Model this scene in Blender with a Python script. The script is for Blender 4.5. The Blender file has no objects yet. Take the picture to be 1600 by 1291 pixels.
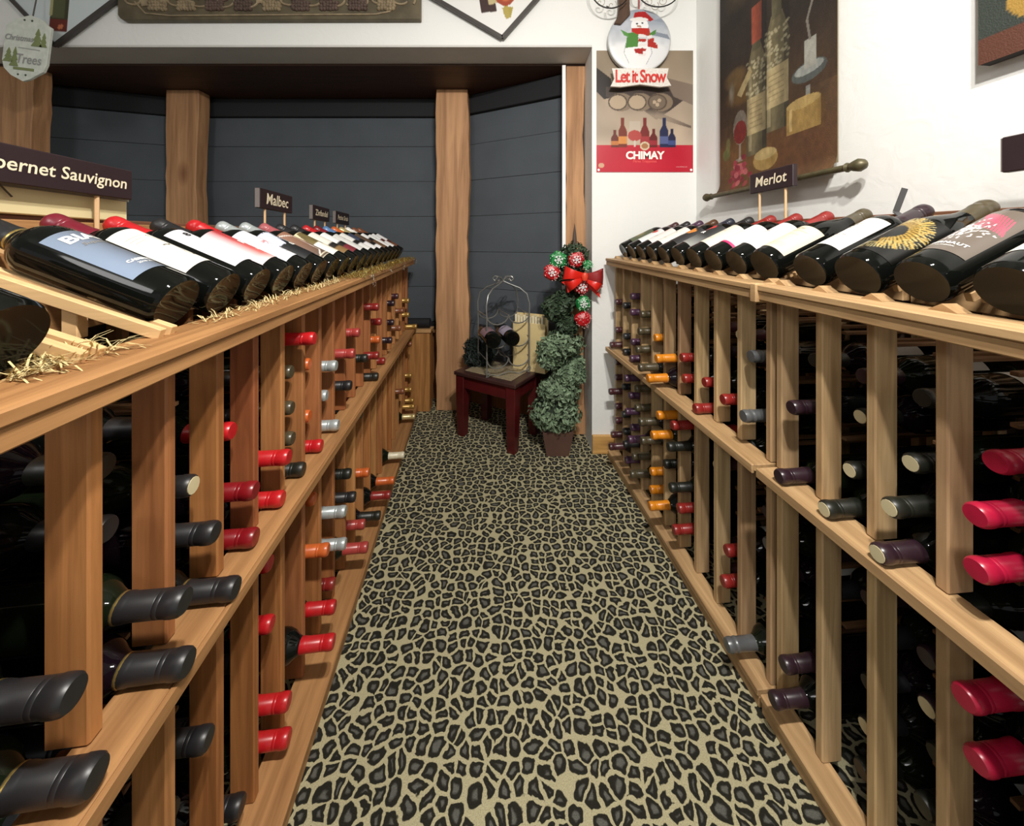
import bpy, bmesh, math, random
import numpy as np
from mathutils import Vector, Matrix
random.seed(7); rng = np.random.default_rng(7)
C = bpy.context.scene.collection
PI = math.pi
# ------------------------------------------------------------------ camera, world, light, exposure
F, HC, HY = 570.0, 1.18, 384.0
cd = bpy.data.cameras.new('camera'); cam = bpy.data.objects.new('camera', cd); C.objects.link(cam)
cd.sensor_fit = 'HORIZONTAL'; cd.sensor_width = 36; cd.lens = 36*F/1600
cd.shift_y = -(645.5-HY)/1600; cd.clip_start = .02
cam.location = (0, 0, HC); cam.rotation_euler = (PI/2, 0, 0)
bpy.context.scene.camera = cam
vs = bpy.context.scene.view_settings
vs.view_transform = 'Standard'; vs.look = 'None'; vs.gamma = 1; vs.use_curve_mapping = False; vs.exposure = .08
W = bpy.data.worlds.new('world'); bpy.context.scene.world = W; W.use_nodes = True
W.node_tree.nodes['Background'].inputs[0].default_value = (.97, .98, 1.0, 1)
W.node_tree.nodes['Background'].inputs[1].default_value = .46
def area(name, loc, size, power, col=(1, .93, .82), aim=None):
    l = bpy.data.lights.new(name, 'AREA'); l.shape = 'DISK'; l.size = size; l.energy = power; l.color = col
    o = bpy.data.objects.new(name, l); C.objects.link(o); o.location = loc
    if aim: o.rotation_euler = (Vector(aim)-Vector(loc)).to_track_quat('-Z', 'Y').to_euler()
    return o
area('ceiling_bulb', (.22, .0, 2.46), .08, 32, (1, .96, .91), (.2, 1.2, .5))
area('ceiling_bulb', (.42, .0, 2.46), .08, 27, (1, .94, .86), (.2, 1.2, .5))
area('soft_fill_light', (-1.3, -1.4, 2.6), .9, 24, (1, .98, .96), (-.6, 1.6, 1.2))  # added broad fill lamp behind the camera, softens the bulbs' shadows

# ------------------------------------------------------------------ helpers
def lin(c):
    if isinstance(c, str): c = [int(c[i:i+2], 16)/255 for i in (0, 2, 4)]
    return tuple((x/12.92 if x <= .04045 else ((x+.055)/1.055)**2.4) for x in c[:3])
MATS = {}
def mat(name, col, rough=.5, metal=0, bump=0, bscale=200, coat=0, spec=.5, emit=0, noise=0, nscale=8, sheen=0):
    if name in MATS: return MATS[name]
    m = bpy.data.materials.new(name); m.use_nodes = True; nt = m.node_tree; b = nt.nodes['Principled BSDF']
    c = lin(col); b.inputs['Base Color'].default_value = (*c, 1); b.inputs['Roughness'].default_value = rough
    b.inputs['Metallic'].default_value = metal; b.inputs['Coat Weight'].default_value = coat
    b.inputs['Specular IOR Level'].default_value = spec
    tc = nt.nodes.new('ShaderNodeTexCoord')
    n = nt.nodes.new('ShaderNodeTexNoise'); n.inputs['Scale'].default_value = nscale; n.inputs['Detail'].default_value = 4
    nt.links.new(tc.outputs['Object'], n.inputs['Vector'])
    r = nt.nodes.new('ShaderNodeValToRGB'); k = noise or .04
    r.color_ramp.elements[0].position = .3; r.color_ramp.elements[1].position = .7
    r.color_ramp.elements[0].color = (*[x*(1-k) for x in c], 1); r.color_ramp.elements[1].color = (*[min(1, x*(1+k)) for x in c], 1)
    nt.links.new(n.outputs['Fac'], r.inputs['Fac']); nt.links.new(r.outputs['Color'], b.inputs['Base Color'])
    if bump:
        n2 = nt.nodes.new('ShaderNodeTexNoise'); n2.inputs['Scale'].default_value = bscale; n2.inputs['Detail'].default_value = 3
        nt.links.new(tc.outputs['Object'], n2.inputs['Vector'])
        bp = nt.nodes.new('ShaderNodeBump'); bp.inputs['Strength'].default_value = bump; bp.inputs['Distance'].default_value = .01
        nt.links.new(n2.outputs['Fac'], bp.inputs['Height']); nt.links.new(bp.outputs['Normal'], b.inputs['Normal'])
    if emit:
        b.inputs['Emission Color'].default_value = (*c, 1); b.inputs['Emission Strength'].default_value = emit
    MATS[name] = m; return m
def wood(name, cols, axis='z', rough=.55, vary=1.0, knots=0, gs=1.0):
    """cols: list of 3-4 tones picked per object, with streaky grain along one axis"""
    if name in MATS: return MATS[name]
    m = bpy.data.materials.new(name); m.use_nodes = True; nt = m.node_tree; N = nt.nodes; Lk = nt.links.new
    b = N['Principled BSDF']; b.inputs['Roughness'].default_value = rough
    tc = N.new('ShaderNodeTexCoord'); oi = N.new('ShaderNodeObjectInfo')
    mul = N.new('ShaderNodeMath'); mul.operation = 'MULTIPLY'; mul.inputs[1].default_value = 37.0; Lk(oi.outputs['Random'], mul.inputs[0])
    add = N.new('ShaderNodeVectorMath'); add.operation = 'ADD'; Lk(tc.outputs['Object'], add.inputs[0]); Lk(mul.outputs[0], add.inputs[1])
    mp = N.new('ShaderNodeMapping'); sc = {'x': (2.2, 38, 38), 'y': (38, 2.2, 38), 'z': (38, 38, 2.2)}[axis]
    mp.inputs['Scale'].default_value = tuple(v*gs for v in sc); Lk(add.outputs[0], mp.inputs['Vector'])
    n = N.new('ShaderNodeTexNoise'); n.inputs['Scale'].default_value = 1.0; n.inputs['Detail'].default_value = 5; n.inputs['Roughness'].default_value = .6; n.inputs['Distortion'].default_value = .6
    Lk(mp.outputs[0], n.inputs['Vector'])
    r1 = N.new('ShaderNodeValToRGB'); r1.color_ramp.elements[0].position = .35; r1.color_ramp.elements[1].position = .66
    r1.color_ramp.elements[0].color = (.50, .42, .35, 1); r1.color_ramp.elements[1].color = (1.12, 1.1, 1.08, 1)
    Lk(n.outputs['Fac'], r1.inputs['Fac'])
    rr = N.new('ShaderNodeValToRGB'); e = rr.color_ramp.elements; e[0].position = 0; e[0].color = (*lin(cols[0]), 1)
    e[1].position = 1; e[1].color = (*lin(cols[-1]), 1)
    for i, c in enumerate(cols[1:-1]):
        q = e.new((i+1)/(len(cols)-1)); q.color = (*lin(c), 1)
    Lk(oi.outputs['Random'], rr.inputs['Fac'])
    mx = N.new('ShaderNodeMix'); mx.data_type = 'RGBA'; mx.blend_type = 'MULTIPLY'; mx.inputs[0].default_value = .75*vary
    Lk(rr.outputs['Color'], mx.inputs[6]); Lk(r1.outputs['Color'], mx.inputs[7])
    out = mx.outputs[2]
    if knots:
        v = N.new('ShaderNodeTexVoronoi'); v.inputs['Scale'].default_value = knots
        mp2 = N.new('ShaderNodeMapping'); s2 = {'x': (.5, 1, 1), 'y': (1, .5, 1), 'z': (1, 1, .5)}[axis]; mp2.inputs['Scale'].default_value = s2
        Lk(add.outputs[0], mp2.inputs['Vector']); Lk(mp2.outputs[0], v.inputs['Vector'])
        r3 = N.new('ShaderNodeValToRGB'); r3.color_ramp.elements[0].position = .035; r3.color_ramp.elements[0].color = (.35, .2, .12, 1)
        r3.color_ramp.elements[1].position = .14; r3.color_ramp.elements[1].color = (1, 1, 1, 1); Lk(v.outputs['Distance'], r3.inputs['Fac'])
        m2 = N.new('ShaderNodeMix'); m2.data_type = 'RGBA'; m2.blend_type = 'MULTIPLY'; m2.inputs[0].default_value = .8
        Lk(out, m2.inputs[6]); Lk(r3.outputs['Color'], m2.inputs[7]); out = m2.outputs[2]
    Lk(out, b.inputs['Base Color'])
    bp = N.new('ShaderNodeBump'); bp.inputs['Strength'].default_value = .25; bp.inputs['Distance'].default_value = .002
    Lk(n.outputs['Fac'], bp.inputs['Height']); Lk(bp.outputs['Normal'], b.inputs['Normal'])
    MATS[name] = m; return m
def vcol_mat(name, rough=.6, bump=0, coat=0):
    if name in MATS: return MATS[name]
    m = bpy.data.materials.new(name); m.use_nodes = True; nt = m.node_tree; b = nt.nodes['Principled BSDF']
    a = nt.nodes.new('ShaderNodeAttribute'); a.attribute_name = 'print'
    nt.links.new(a.outputs['Color'], b.inputs['Base Color']); b.inputs['Roughness'].default_value = rough; b.inputs['Coat Weight'].default_value = coat
    if bump:
        n2 = nt.nodes.new('ShaderNodeTexNoise'); n2.inputs['Scale'].default_value = 300
        tc = nt.nodes.new('ShaderNodeTexCoord'); nt.links.new(tc.outputs['Object'], n2.inputs['Vector'])
        bp = nt.nodes.new('ShaderNodeBump'); bp.inputs['Strength'].default_value = bump; bp.inputs['Distance'].default_value = .004
        nt.links.new(n2.outputs['Fac'], bp.inputs['Height']); nt.links.new(bp.outputs['Normal'], b.inputs['Normal'])
    MATS[name] = m; return m
class MB:
    def __init__(s): s.v = []; s.f = []; s.smooth = []
    def add(s, vs, fs, smooth=False):
        o = len(s.v); s.v += [tuple(p) for p in vs]; s.f += [tuple(i+o for i in f) for f in fs]; s.smooth += [smooth]*len(fs); return s
    def box(s, x0, x1, y0, y1, z0, z1):
        x0, x1 = min(x0, x1), max(x0, x1); y0, y1 = min(y0, y1), max(y0, y1); z0, z1 = min(z0, z1), max(z0, z1)
        v = [(x0, y0, z0), (x1, y0, z0), (x1, y1, z0), (x0, y1, z0), (x0, y0, z1), (x1, y0, z1), (x1, y1, z1), (x0, y1, z1)]
        return s.add(v, [(0, 3, 2, 1), (4, 5, 6, 7), (0, 1, 5, 4), (1, 2, 6, 5), (2, 3, 7, 6), (3, 0, 4, 7)])
    def bar(s, p, q, w, h, up=(0, 0, 1)):
        """rectangular bar from p to q, w across, h along up"""
        p, q, up = Vector(p), Vector(q), Vector(up); a = (q-p).normalized(); sd = a.cross(up).normalized(); u = sd.cross(a)
        v = []
        for c in (p, q):
            for i, j in ((-1, -1), (1, -1), (1, 1), (-1, 1)): v.append(c+sd*i*w/2+u*j*h/2)
        return s.add(v, [(3, 2, 1, 0), (4, 5, 6, 7), (0, 1, 5, 4), (1, 2, 6, 5), (2, 3, 7, 6), (3, 0, 4, 7)])
    def tube(s, pts, r, n=8, closed=False):
        pts = [Vector(p) for p in pts]; k = len(pts); rs = r if isinstance(r, (list, tuple)) else [r]*k; v = []; f = []
        nrm = None
        for i, p in enumerate(pts):
            a = pts[(i+1) % k]-pts[i-1] if closed else pts[min(i+1, k-1)]-pts[max(i-1, 0)]
            a.normalize()
            if nrm is None: nrm = a.orthogonal().normalized()
            nrm = (nrm-a*nrm.dot(a)).normalized(); bn = a.cross(nrm)
            for j in range(n): t = 2*PI*j/n; v.append(p+(nrm*math.cos(t)+bn*math.sin(t))*rs[i])
        for i in range(k if closed else k-1):
            for j in range(n):
                a0 = i*n+j; a1 = i*n+(j+1) % n; b0 = ((i+1) % k)*n+j; b1 = ((i+1) % k)*n+(j+1) % n; f.append((a0, a1, b1, b0))
        if not closed: f += [tuple(range(n))[::-1], tuple((k-1)*n+j for j in range(n))]
        return s.add(v, f, True)
    def lathe(s, prof, n=24, c=(0, 0, 0)):
        v = []; f = []
        for r, z in prof:
            for j in range(n): t = 2*PI*j/n; v.append((c[0]+r*math.cos(t), c[1]+r*math.sin(t), c[2]+z))
        for i in range(len(prof)-1):
            for j in range(n): f.append((i*n+j, i*n+(j+1) % n, (i+1)*n+(j+1) % n, (i+1)*n+j))
        f += [tuple(range(n))[::-1], tuple((len(prof)-1)*n+j for j in range(n))]
        return s.add(v, f, True)
    def prism(s, pts, z0, z1, plane='xy'):
        n = len(pts); g = {'xy': lambda a, b, c: (a, b, c), 'xz': lambda a, b, c: (a, c, b), 'yz': lambda a, b, c: (c, a, b)}[plane]
        v = [g(a, b, z0) for a, b in pts]+[g(a, b, z1) for a, b in pts]
        return s.add(v, [tuple(range(n))[::-1], tuple(range(n, 2*n))]+[(i, (i+1) % n, n+(i+1) % n, n+i) for i in range(n)])
    def mesh(s, name, m=None, bev=0, recalc=True):
        me = bpy.data.meshes.new(name); me.from_pydata(s.v, [], s.f)
        for p, sm in zip(me.polygons, s.smooth): p.use_smooth = sm
        if recalc or bev:
            bm = bmesh.new(); bm.from_mesh(me)
            bmesh.ops.recalc_face_normals(bm, faces=bm.faces)
            if bev: bmesh.ops.bevel(bm, geom=bm.edges[:], offset=bev, segments=1, affect='EDGES')
            bm.to_mesh(me); bm.free()
        if any(s.smooth):
            me.set_sharp_from_angle(angle=math.radians(40))
        if m: me.materials.append(m)
        return me
    def build(s, name, m, parent=None, bev=0, **k): return link(name, s.mesh(name, m, bev), parent, **k)
def link(name, me, parent=None, loc=None, rot=None, mtx=None, **props):
    o = bpy.data.objects.new(name, me); C.objects.link(o); o.parent = parent
    if loc is not None: o.location = loc
    if rot is not None: o.rotation_euler = rot
    if mtx is not None: o.matrix_world = mtx
    for k, v in props.items(): o[k] = v
    return o
def thing(name, label, cat, loc=(0, 0, 0), rz=0, group=None, mtx=None):
    o = bpy.data.objects.new(name, None); C.objects.link(o); o.location = loc; o.rotation_euler = (0, 0, rz); o.empty_display_size = .05
    if mtx is not None: o.matrix_world = mtx
    o['label'] = label; o['category'] = cat
    if group: o['group'] = group
    return o
def tag(o, label, cat, group=None):
    o['label'] = label; o['category'] = cat
    if group: o['group'] = group
    return o
def struct(name, mb, m, bev=0): return mb.build(name, m, None, bev, kind='structure')
def at(px, py, Y): return Vector(((px-800)/F*Y, Y, HC-(py-HY)/F*Y))
def frame(o, x, z):
    """matrix with origin o, local x along x, local z near z"""
    x = Vector(x).normalized(); z = Vector(z); y = z.cross(x).normalized(); z = x.cross(y)
    return Matrix(((x.x, y.x, z.x, o[0]), (x.y, y.y, z.y, o[1]), (x.z, y.z, z.z, o[2]), (0, 0, 0, 1)))
# text as flat mesh: list of 2d verts and faces
def text2d(s, size, offset=0, shear=0, spacing=1.0, align='CENTER'):
    cu = bpy.data.curves.new('lettering', 'FONT'); cu.body = s; cu.size = size; cu.offset = offset; cu.shear = shear; cu.space_character = spacing
    cu.align_x = align; cu.align_y = 'CENTER'; cu.resolution_u = 3
    o = bpy.data.objects.new('lettering', cu); C.objects.link(o)
    dg = bpy.context.evaluated_depsgraph_get(); me = bpy.data.meshes.new_from_object(o.evaluated_get(dg))
    v = [(p.co.x, p.co.y) for p in me.vertices]; f = [tuple(p.vertices) for p in me.polygons]
    bpy.data.objects.remove(o); bpy.data.curves.remove(cu); bpy.data.meshes.remove(me)
    return v, f
def text_flat(name, s, size, m, parent, fn, **k):
    v, f = text2d(s, size, **k); mb = MB().add([fn(a, b) for a, b in v], f); me = mb.mesh(name, m, recalc=False)
    return link(name, me, parent)
# painter for flat prints
class Paint:
    def __init__(s, nu, nv, aspect=1.0, bg='ffffff'):
        s.nu, s.nv = nu, nv; u = np.linspace(0, 1, nu); v = np.linspace(0, 1, nv); s.U, s.V = np.meshgrid(u, v); s.a = aspect
        s.c = np.zeros((nv, nu, 3)); s.c[:] = lin(bg)
    def put(s, mask, col, k=1.0):
        c = np.array(lin(col)); w = (mask.astype(float)*k)[..., None]; s.c = s.c*(1-w)+c*w; return s
    def grad(s, c0, c1, axis='v', lo=0, hi=1):
        t = s.V if axis == 'v' else s.U; t = np.clip((t-lo)/(hi-lo), 0, 1)[..., None]; s.c = np.array(lin(c0))*(1-t)+np.array(lin(c1))*t; return s
    def rect(s, u0, v0, u1, v1, col, k=1): return s.put((s.U >= u0) & (s.U <= u1) & (s.V >= v0) & (s.V <= v1), col, k)
    def ell(s, cu, cv, ru, rv, col, k=1, soft=0, ang=0):
        x = (s.U-cu); y = (s.V-cv)*s.a; ca, sa = math.cos(ang), math.sin(ang)
        d = np.sqrt(((x*ca+y*sa)/ru)**2+((-x*sa+y*ca)/(rv*s.a))**2)
        return s.put(np.clip((1-d)/soft, 0, 1) if soft else d < 1, col, k)
    def line(s, pts, w, col, k=1):
        for (a, b), (c, d) in zip(pts[:-1], pts[1:]):
            dx, dy = c-a, (d-b)*s.a; L = dx*dx+dy*dy+1e-9; t = np.clip(((s.U-a)*dx+(s.V-b)*s.a*dy)/L, 0, 1)
            dd = np.hypot(s.U-a-t*dx, (s.V-b)*s.a-t*dy); s.put(dd < w, col, k)
        return s
    def poly(s, pts, col, k=1):
        ins = np.zeros(s.U.shape, bool); n = len(pts)
        for i in range(n):
            (x0, y0), (x1, y1) = pts[i], pts[(i+1) % n]
            if y0 == y1: continue
            c = ((y0 > s.V) != (y1 > s.V)) & (s.U < (x1-x0)*(s.V-y0)/(y1-y0)+x0); ins ^= c
        return s.put(ins, col, k)
    def noise(s, amp, cells=12):
        g = rng.random((cells+2, cells+2)); x = s.U*cells; y = s.V*cells; i = x.astype(int); j = y.astype(int); fx = x-i; fy = y-j
        fx = fx*fx*(3-2*fx); fy = fy*fy*(3-2*fy)
        n = g[j, i]*(1-fx)*(1-fy)+g[j, i+1]*fx*(1-fy)+g[j+1, i]*(1-fx)*fy+g[j+1, i+1]*fx*fy
        s.c *= (1+amp*(n-.5)*2)[..., None]; return s
    def mesh(s, name, fn, m):
        nu, nv = s.nu, s.nv; U = s.U.ravel(); V = s.V.ravel(); pts = [fn(a, b) for a, b in zip(U, V)]
        idx = np.arange(nu*nv).reshape(nv, nu); q = np.stack([idx[:-1, :-1], idx[:-1, 1:], idx[1:, 1:], idx[1:, :-1]], -1).reshape(-1, 4)
        me = bpy.data.meshes.new(name); me.from_pydata(pts, [], q.tolist()); me.shade_smooth()
        at_ = me.color_attributes.new('print', 'FLOAT_COLOR', 'POINT'); col = np.ones((nu*nv, 4), 'f'); col[:, :3] = np.clip(s.c.reshape(-1, 3)*.80, 0, 1)
        at_.data.foreach_set('color', col.ravel()); me.materials.append(m); return me
PRINT = vcol_mat('printed_paper', .55); PRINTG = vcol_mat('glossy_print', .3); CANVAS = vcol_mat('painted_canvas', .7, .35)

# ------------------------------------------------------------------ materials
def wall_mat():
    m = bpy.data.materials.new('white_textured_plaster'); m.use_nodes = True; nt = m.node_tree; N = nt.nodes; b = N['Principled BSDF']
    b.inputs['Base Color'].default_value = (*lin('e4e5e2'), 1); b.inputs['Roughness'].default_value = .75
    tc = N.new('ShaderNodeTexCoord'); n = N.new('ShaderNodeTexNoise'); n.inputs['Scale'].default_value = 14; n.inputs['Detail'].default_value = 5; n.inputs['Distortion'].default_value = 1.2
    nt.links.new(tc.outputs['Object'], n.inputs['Vector']); bp = N.new('ShaderNodeBump'); bp.inputs['Strength'].default_value = .3; bp.inputs['Distance'].default_value = .006
    nt.links.new(n.outputs['Fac'], bp.inputs['Height']); nt.links.new(bp.outputs['Normal'], b.inputs['Normal']); return m
WALL = wall_mat()
def carpet_mat():
    m = bpy.data.materials.new('leopard_carpet'); m.use_nodes = True; nt = m.node_tree; N = nt.nodes; Lk = nt.links.new; b = N['Principled BSDF']
    b.inputs['Roughness'].default_value = .95; b.inputs['Specular IOR Level'].default_value = .15
    tc = N.new('ShaderNodeTexCoord')
    nz = N.new('ShaderNodeTexNoise'); nz.inputs['Scale'].default_value = 16; nz.inputs['Detail'].default_value = 2.5; Lk(tc.outputs['Object'], nz.inputs['Vector'])
    sb = N.new('ShaderNodeVectorMath'); sb.operation = 'SUBTRACT'; sb.inputs[1].default_value = (.5, .5, .5); Lk(nz.outputs['Color'], sb.inputs[0])
    sc = N.new('ShaderNodeVectorMath'); sc.operation = 'SCALE'; sc.inputs['Scale'].default_value = .042; Lk(sb.outputs[0], sc.inputs[0])
    ad = N.new('ShaderNodeVectorMath'); ad.operation = 'ADD'; Lk(tc.outputs['Object'], ad.inputs[0]); Lk(sc.outputs[0], ad.inputs[1])
    def vor(feature, scale):
        v = N.new('ShaderNodeTexVoronoi'); v.voronoi_dimensions = '2D'; v.feature = feature; v.inputs['Scale'].default_value = scale; v.inputs['Randomness'].default_value = .8
        Lk(ad.outputs[0], v.inputs['Vector']); return v
    S = 31
    e = vor('DISTANCE_TO_EDGE', S); f1 = vor('F1', S)
    def math_(op, a, b_):
        q = N.new('ShaderNodeMath'); q.operation = op; q.use_clamp = False
        for k_, v_ in enumerate((a, b_)):
            if isinstance(v_, (int, float)): q.inputs[k_].default_value = v_
            else: Lk(v_, q.inputs[k_])
        return q.outputs[0]
    def step(x, lo, hi):
        q = N.new('ShaderNodeMapRange'); q.interpolation_type = 'SMOOTHSTEP'; q.inputs['From Min'].default_value = lo; q.inputs['From Max'].default_value = hi; Lk(x, q.inputs['Value']); return q.outputs['Result']
    n3 = N.new('ShaderNodeTexNoise'); n3.inputs['Scale'].default_value = 34; n3.inputs['Detail'].default_value = 2; Lk(tc.outputs['Object'], n3.inputs['Vector'])
    n4 = N.new('ShaderNodeTexNoise'); n4.inputs['Scale'].default_value = 95; n4.inputs['Detail'].default_value = 1; Lk(tc.outputs['Object'], n4.inputs['Vector'])
    # signed size of each spot: distance to the cell edge less a wandering margin
    marg = math_('ADD', math_('MULTIPLY', n3.outputs['Fac'], .24), math_('MULTIPLY', n4.outputs['Fac'], .20))
    d = math_('SUBTRACT', e.outputs['Distance'], math_('SUBTRACT', marg, .14))
    d = math_('MINIMUM', d, math_('MULTIPLY', math_('SUBTRACT', math_('ADD', .48, math_('MULTIPLY', n3.outputs['Fac'], .28)), f1.outputs['Distance']), .7))
    spot = step(d, .0, .045); core = step(math_('SUBTRACT', math_('ADD', d, math_('MULTIPLY', n4.outputs['Fac'], .10)), 0.0), .24, .36)
    mx = N.new('ShaderNodeMix'); mx.data_type = 'RGBA'; mx.inputs[6].default_value = (*lin('25241e'), 1); mx.inputs[7].default_value = (*lin('5c5c56'), 1); Lk(core, mx.inputs[0])
    m2 = N.new('ShaderNodeMix'); m2.data_type = 'RGBA'; m2.inputs[6].default_value = (*lin('aca584'), 1); Lk(spot, m2.inputs[0]); Lk(mx.outputs[2], m2.inputs[7])
    fz = N.new('ShaderNodeTexNoise'); fz.inputs['Scale'].default_value = 420; fz.inputs['Detail'].default_value = 2; Lk(tc.outputs['Object'], fz.inputs['Vector'])
    fr = N.new('ShaderNodeValToRGB'); fr.color_ramp.elements[0].position = .3; fr.color_ramp.elements[0].color = (.7, .7, .7, 1); fr.color_ramp.elements[1].position = .7; fr.color_ramp.elements[1].color = (1.15, 1.15, 1.15, 1); Lk(fz.outputs['Fac'], fr.inputs['Fac'])
    m3 = N.new('ShaderNodeMix'); m3.data_type = 'RGBA'; m3.blend_type = 'MULTIPLY'; m3.inputs[0].default_value = .8; Lk(m2.outputs[2], m3.inputs[6]); Lk(fr.outputs['Color'], m3.inputs[7])
    Lk(m3.outputs[2], b.inputs['Base Color'])
    bp = N.new('ShaderNodeBump'); bp.inputs['Strength'].default_value = .5; bp.inputs['Distance'].default_value = .003; Lk(fz.outputs['Fac'], bp.inputs['Height']); Lk(bp.outputs['Normal'], b.inputs['Normal'])
    return m
CEDAR = ['a96c3c', 'b9824c', '9c5c38', 'c49058', 'ab7244']
PINE = ['bd9c72', 'c9ae80', 'a98866', 'cfb588', 'b8966c']
CED_Z = wood('cedar_upright_grain', CEDAR, 'z'); CED_X = wood('cedar_lengthwise_grain', ['a67a4c', 'ae8356'], 'x')
PIN_Z = wood('pale_redwood_upright_grain', PINE, 'z'); PIN_X = wood('pale_redwood_lengthwise_grain', ['b4946a', 'bf9f74'], 'x')
RAW = wood('raw_pine_slat', ['e0bd8a', 'd9b27e'], 'y', vary=.6); POST = wood('rough_sawn_post', ['b58a62', 'bd9168'], 'z', .7, knots=2.6, gs=.55)
DARKP = mat('added_dark_backing', '3a2a20', .8, noise=.2); JOINT = mat('cream_trim', 'b79763', .6)
TRIM = wood('baseboard_pine', ['d3a765', 'c89b58'], 'x')

# ------------------------------------------------------------------ setting
YW = 2.08
fl = MB().box(-4, 1.6, -3, 3.2, -.05, 0); f = fl.build('floor', carpet_mat(), None, kind='structure')
struct('ceiling', MB().box(-4, 1.6, -3, YW+.2, 2.8, 2.9), mat('white_ceiling_paint', 'efeee8', .8))
xo = .456
struct('wall_back', MB().box(xo, 1.3, YW, YW+.19, 0, 2.8), WALL)
struct('wall_header', MB().box(-4, xo, YW, YW+.19, 2.325, 2.8), WALL)
struct('trim_1', MB().box(-4, xo, YW+.0, YW+.19, 2.313, 2.325), mat('grey_soffit_paint', 'c9c8c4', .7))
# right wall, running alongside the right rack
def xr(Y): return 1.232-.0869*Y
mb = MB().prism([(xr(-3), -3), (xr(YW+.1), YW+.1), (xr(YW+.1)+.12, YW+.1), (xr(-3)+.12, -3)], 0, 2.8); struct('wall_right', mb, WALL)
struct('wall_left', MB().box(-4.1, -4, -3, 2.3, 0, 2.8), WALL)
struct('baseboard_back', MB().box(xo, .62, YW-.018, YW, 0, .105), TRIM, .003)
# bay: points of the inner wall
bay = [(-3.7, 2.42), (-2.5, 2.82), (-.42, 2.82), (.44, 2.37)]
brown = wood('bay_wainscot_wood', ['8f5c34', '96633a'], 'z')
for i, (p, q) in enumerate(zip(bay[:-1], bay[1:])):
    p, q = Vector((*p, 0)), Vector((*q, 0)); L = (q-p).length; d = (q-p).normalized(); rz = math.atan2(d.y, d.x)
    nm = ('wall_bay_left', 'wall_bay_back', 'wall_bay_right')[i]
    w = MB().box(0, L, .0, .08, 0, 2.32).build(nm, brown, None, kind='structure'); w.location = p; w.rotation_euler = (0, 0, rz)
    s_ = MB().box(0, L, -.06 if i < 2 else -.01, 0, *((.52, .545) if i < 2 else (.26, .275))).build('sill', wood('sill_wood', ['a9794b', 'b58455'], 'x'), w, .003)
    side = ('left bay side', 'middle of the bay', 'right bay side')[i]
    cx = {0: 'at the far left, behind the Cabernet sign', 1: 'between the two wooden posts', 2: 'behind the wire wine rack'}[i]
    sh = thing('window_shade', 'dark charcoal seamed fabric window shade '+cx, 'window shade', p+d*.0, rz, 'shades in the bay')
    SH = mat('charcoal_shade_cloth', '4b5157', .85, bump=.15, bscale=500, noise=.08, nscale=5)
    z = .60 if i < 2 else .33; k = 0
    while z < 2.14:
        z1 = min(z+.268, 2.16)
        b_ = MB(); x0, x1 = .03, L-.03
        ofs = .002*(k % 2)
        b_.add([(x0, -.02-ofs, z+.0015), (x1, -.02-ofs, z+.0015), (x1, -.023-ofs, (z+z1)/2), (x0, -.023-ofs, (z+z1)/2), (x1, -.02-ofs, z1-.0015), (x0, -.02-ofs, z1-.0015),
                (x0, -.012, z+.0015), (x1, -.012, z+.0015), (x1, -.012, z1-.0015), (x0, -.012, z1-.0015)],
               [(0, 1, 2, 3), (3, 2, 4, 5), (6, 9, 8, 7), (0, 6, 7, 1), (5, 4, 8, 9), (0, 3, 5, 9, 6), (1, 7, 8, 4, 2)])
        b_.build('shade_panel', SH, sh); z = z1; k += 1
    MB().box(.03, L-.03, -.05, -.01, *((.555, .60) if i < 2 else (.285, .33))).build('bottom_rail', mat('black_shade_rail', '15161a', .5), sh, .008)
    MB().box(.02, L-.02, -.055, -.005, 2.16, 2.295).build('valance', mat('black_valance', '17181b', .8), sh, .004)
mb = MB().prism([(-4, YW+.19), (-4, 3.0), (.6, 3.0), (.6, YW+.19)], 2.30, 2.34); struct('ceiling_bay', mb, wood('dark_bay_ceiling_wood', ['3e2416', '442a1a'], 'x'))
struct('wall_bay_end', MB().box(xo, xo+.1, YW+.19, 2.4, 0, 2.32), WALL)
def rough_post(label, x0, x1, y, th, seed, z1=2.30, z0=0):
    r = random.Random(seed); n = 26; fr = []; L = []; R = []
    for i in range(n+1):
        z = z0+(z1-z0)*i/n; L.append((x0+r.uniform(-.004, .006), z)); R.append((x1+.008*math.sin(z*5+seed)+r.uniform(-.006, .004), z))
    m_ = MB(); v = []; f_ = []
    for (a, z), (b, _) in zip(L, R): v += [(a, y, z), (b, y, z), (b, y+th, z), (a, y+th, z)]
    for i in range(n):
        for j in range(4): f_.append((i*4+j, i*4+(j+1) % 4, i*4+4+(j+1) % 4, i*4+4+j))
    f_ += [(3, 2, 1, 0), (n*4, n*4+1, n*4+2, n*4+3)]
    o = m_.add(v, f_).build('wooden_post', POST, None, .004); o['label'] = label; o['category'] = 'post'; o['group'] = 'timber posts of the bay'; return o
rough_post('rough timber post between the middle shade and left shade', -2.49, -2.262, 2.62, .1, 3)
rough_post('rough wavy-edged timber post just left of the dark red table', -.545, -.312, 2.61, .1, 5)
rough_post('narrow timber post at the right end of the bay, behind the topiary', .335, .452, 2.275, .09, 8, 2.31)
rough_post('timber post at the far left edge above the Cabernet sign', -3.35, -3.0, 2.28, .1, 9, 2.31)
struct('trim_2', MB().box(.312, .333, 2.262, 2.28, 0, 2.30), mat('white_corner_bead', 'f2f2f0', .6))

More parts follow.
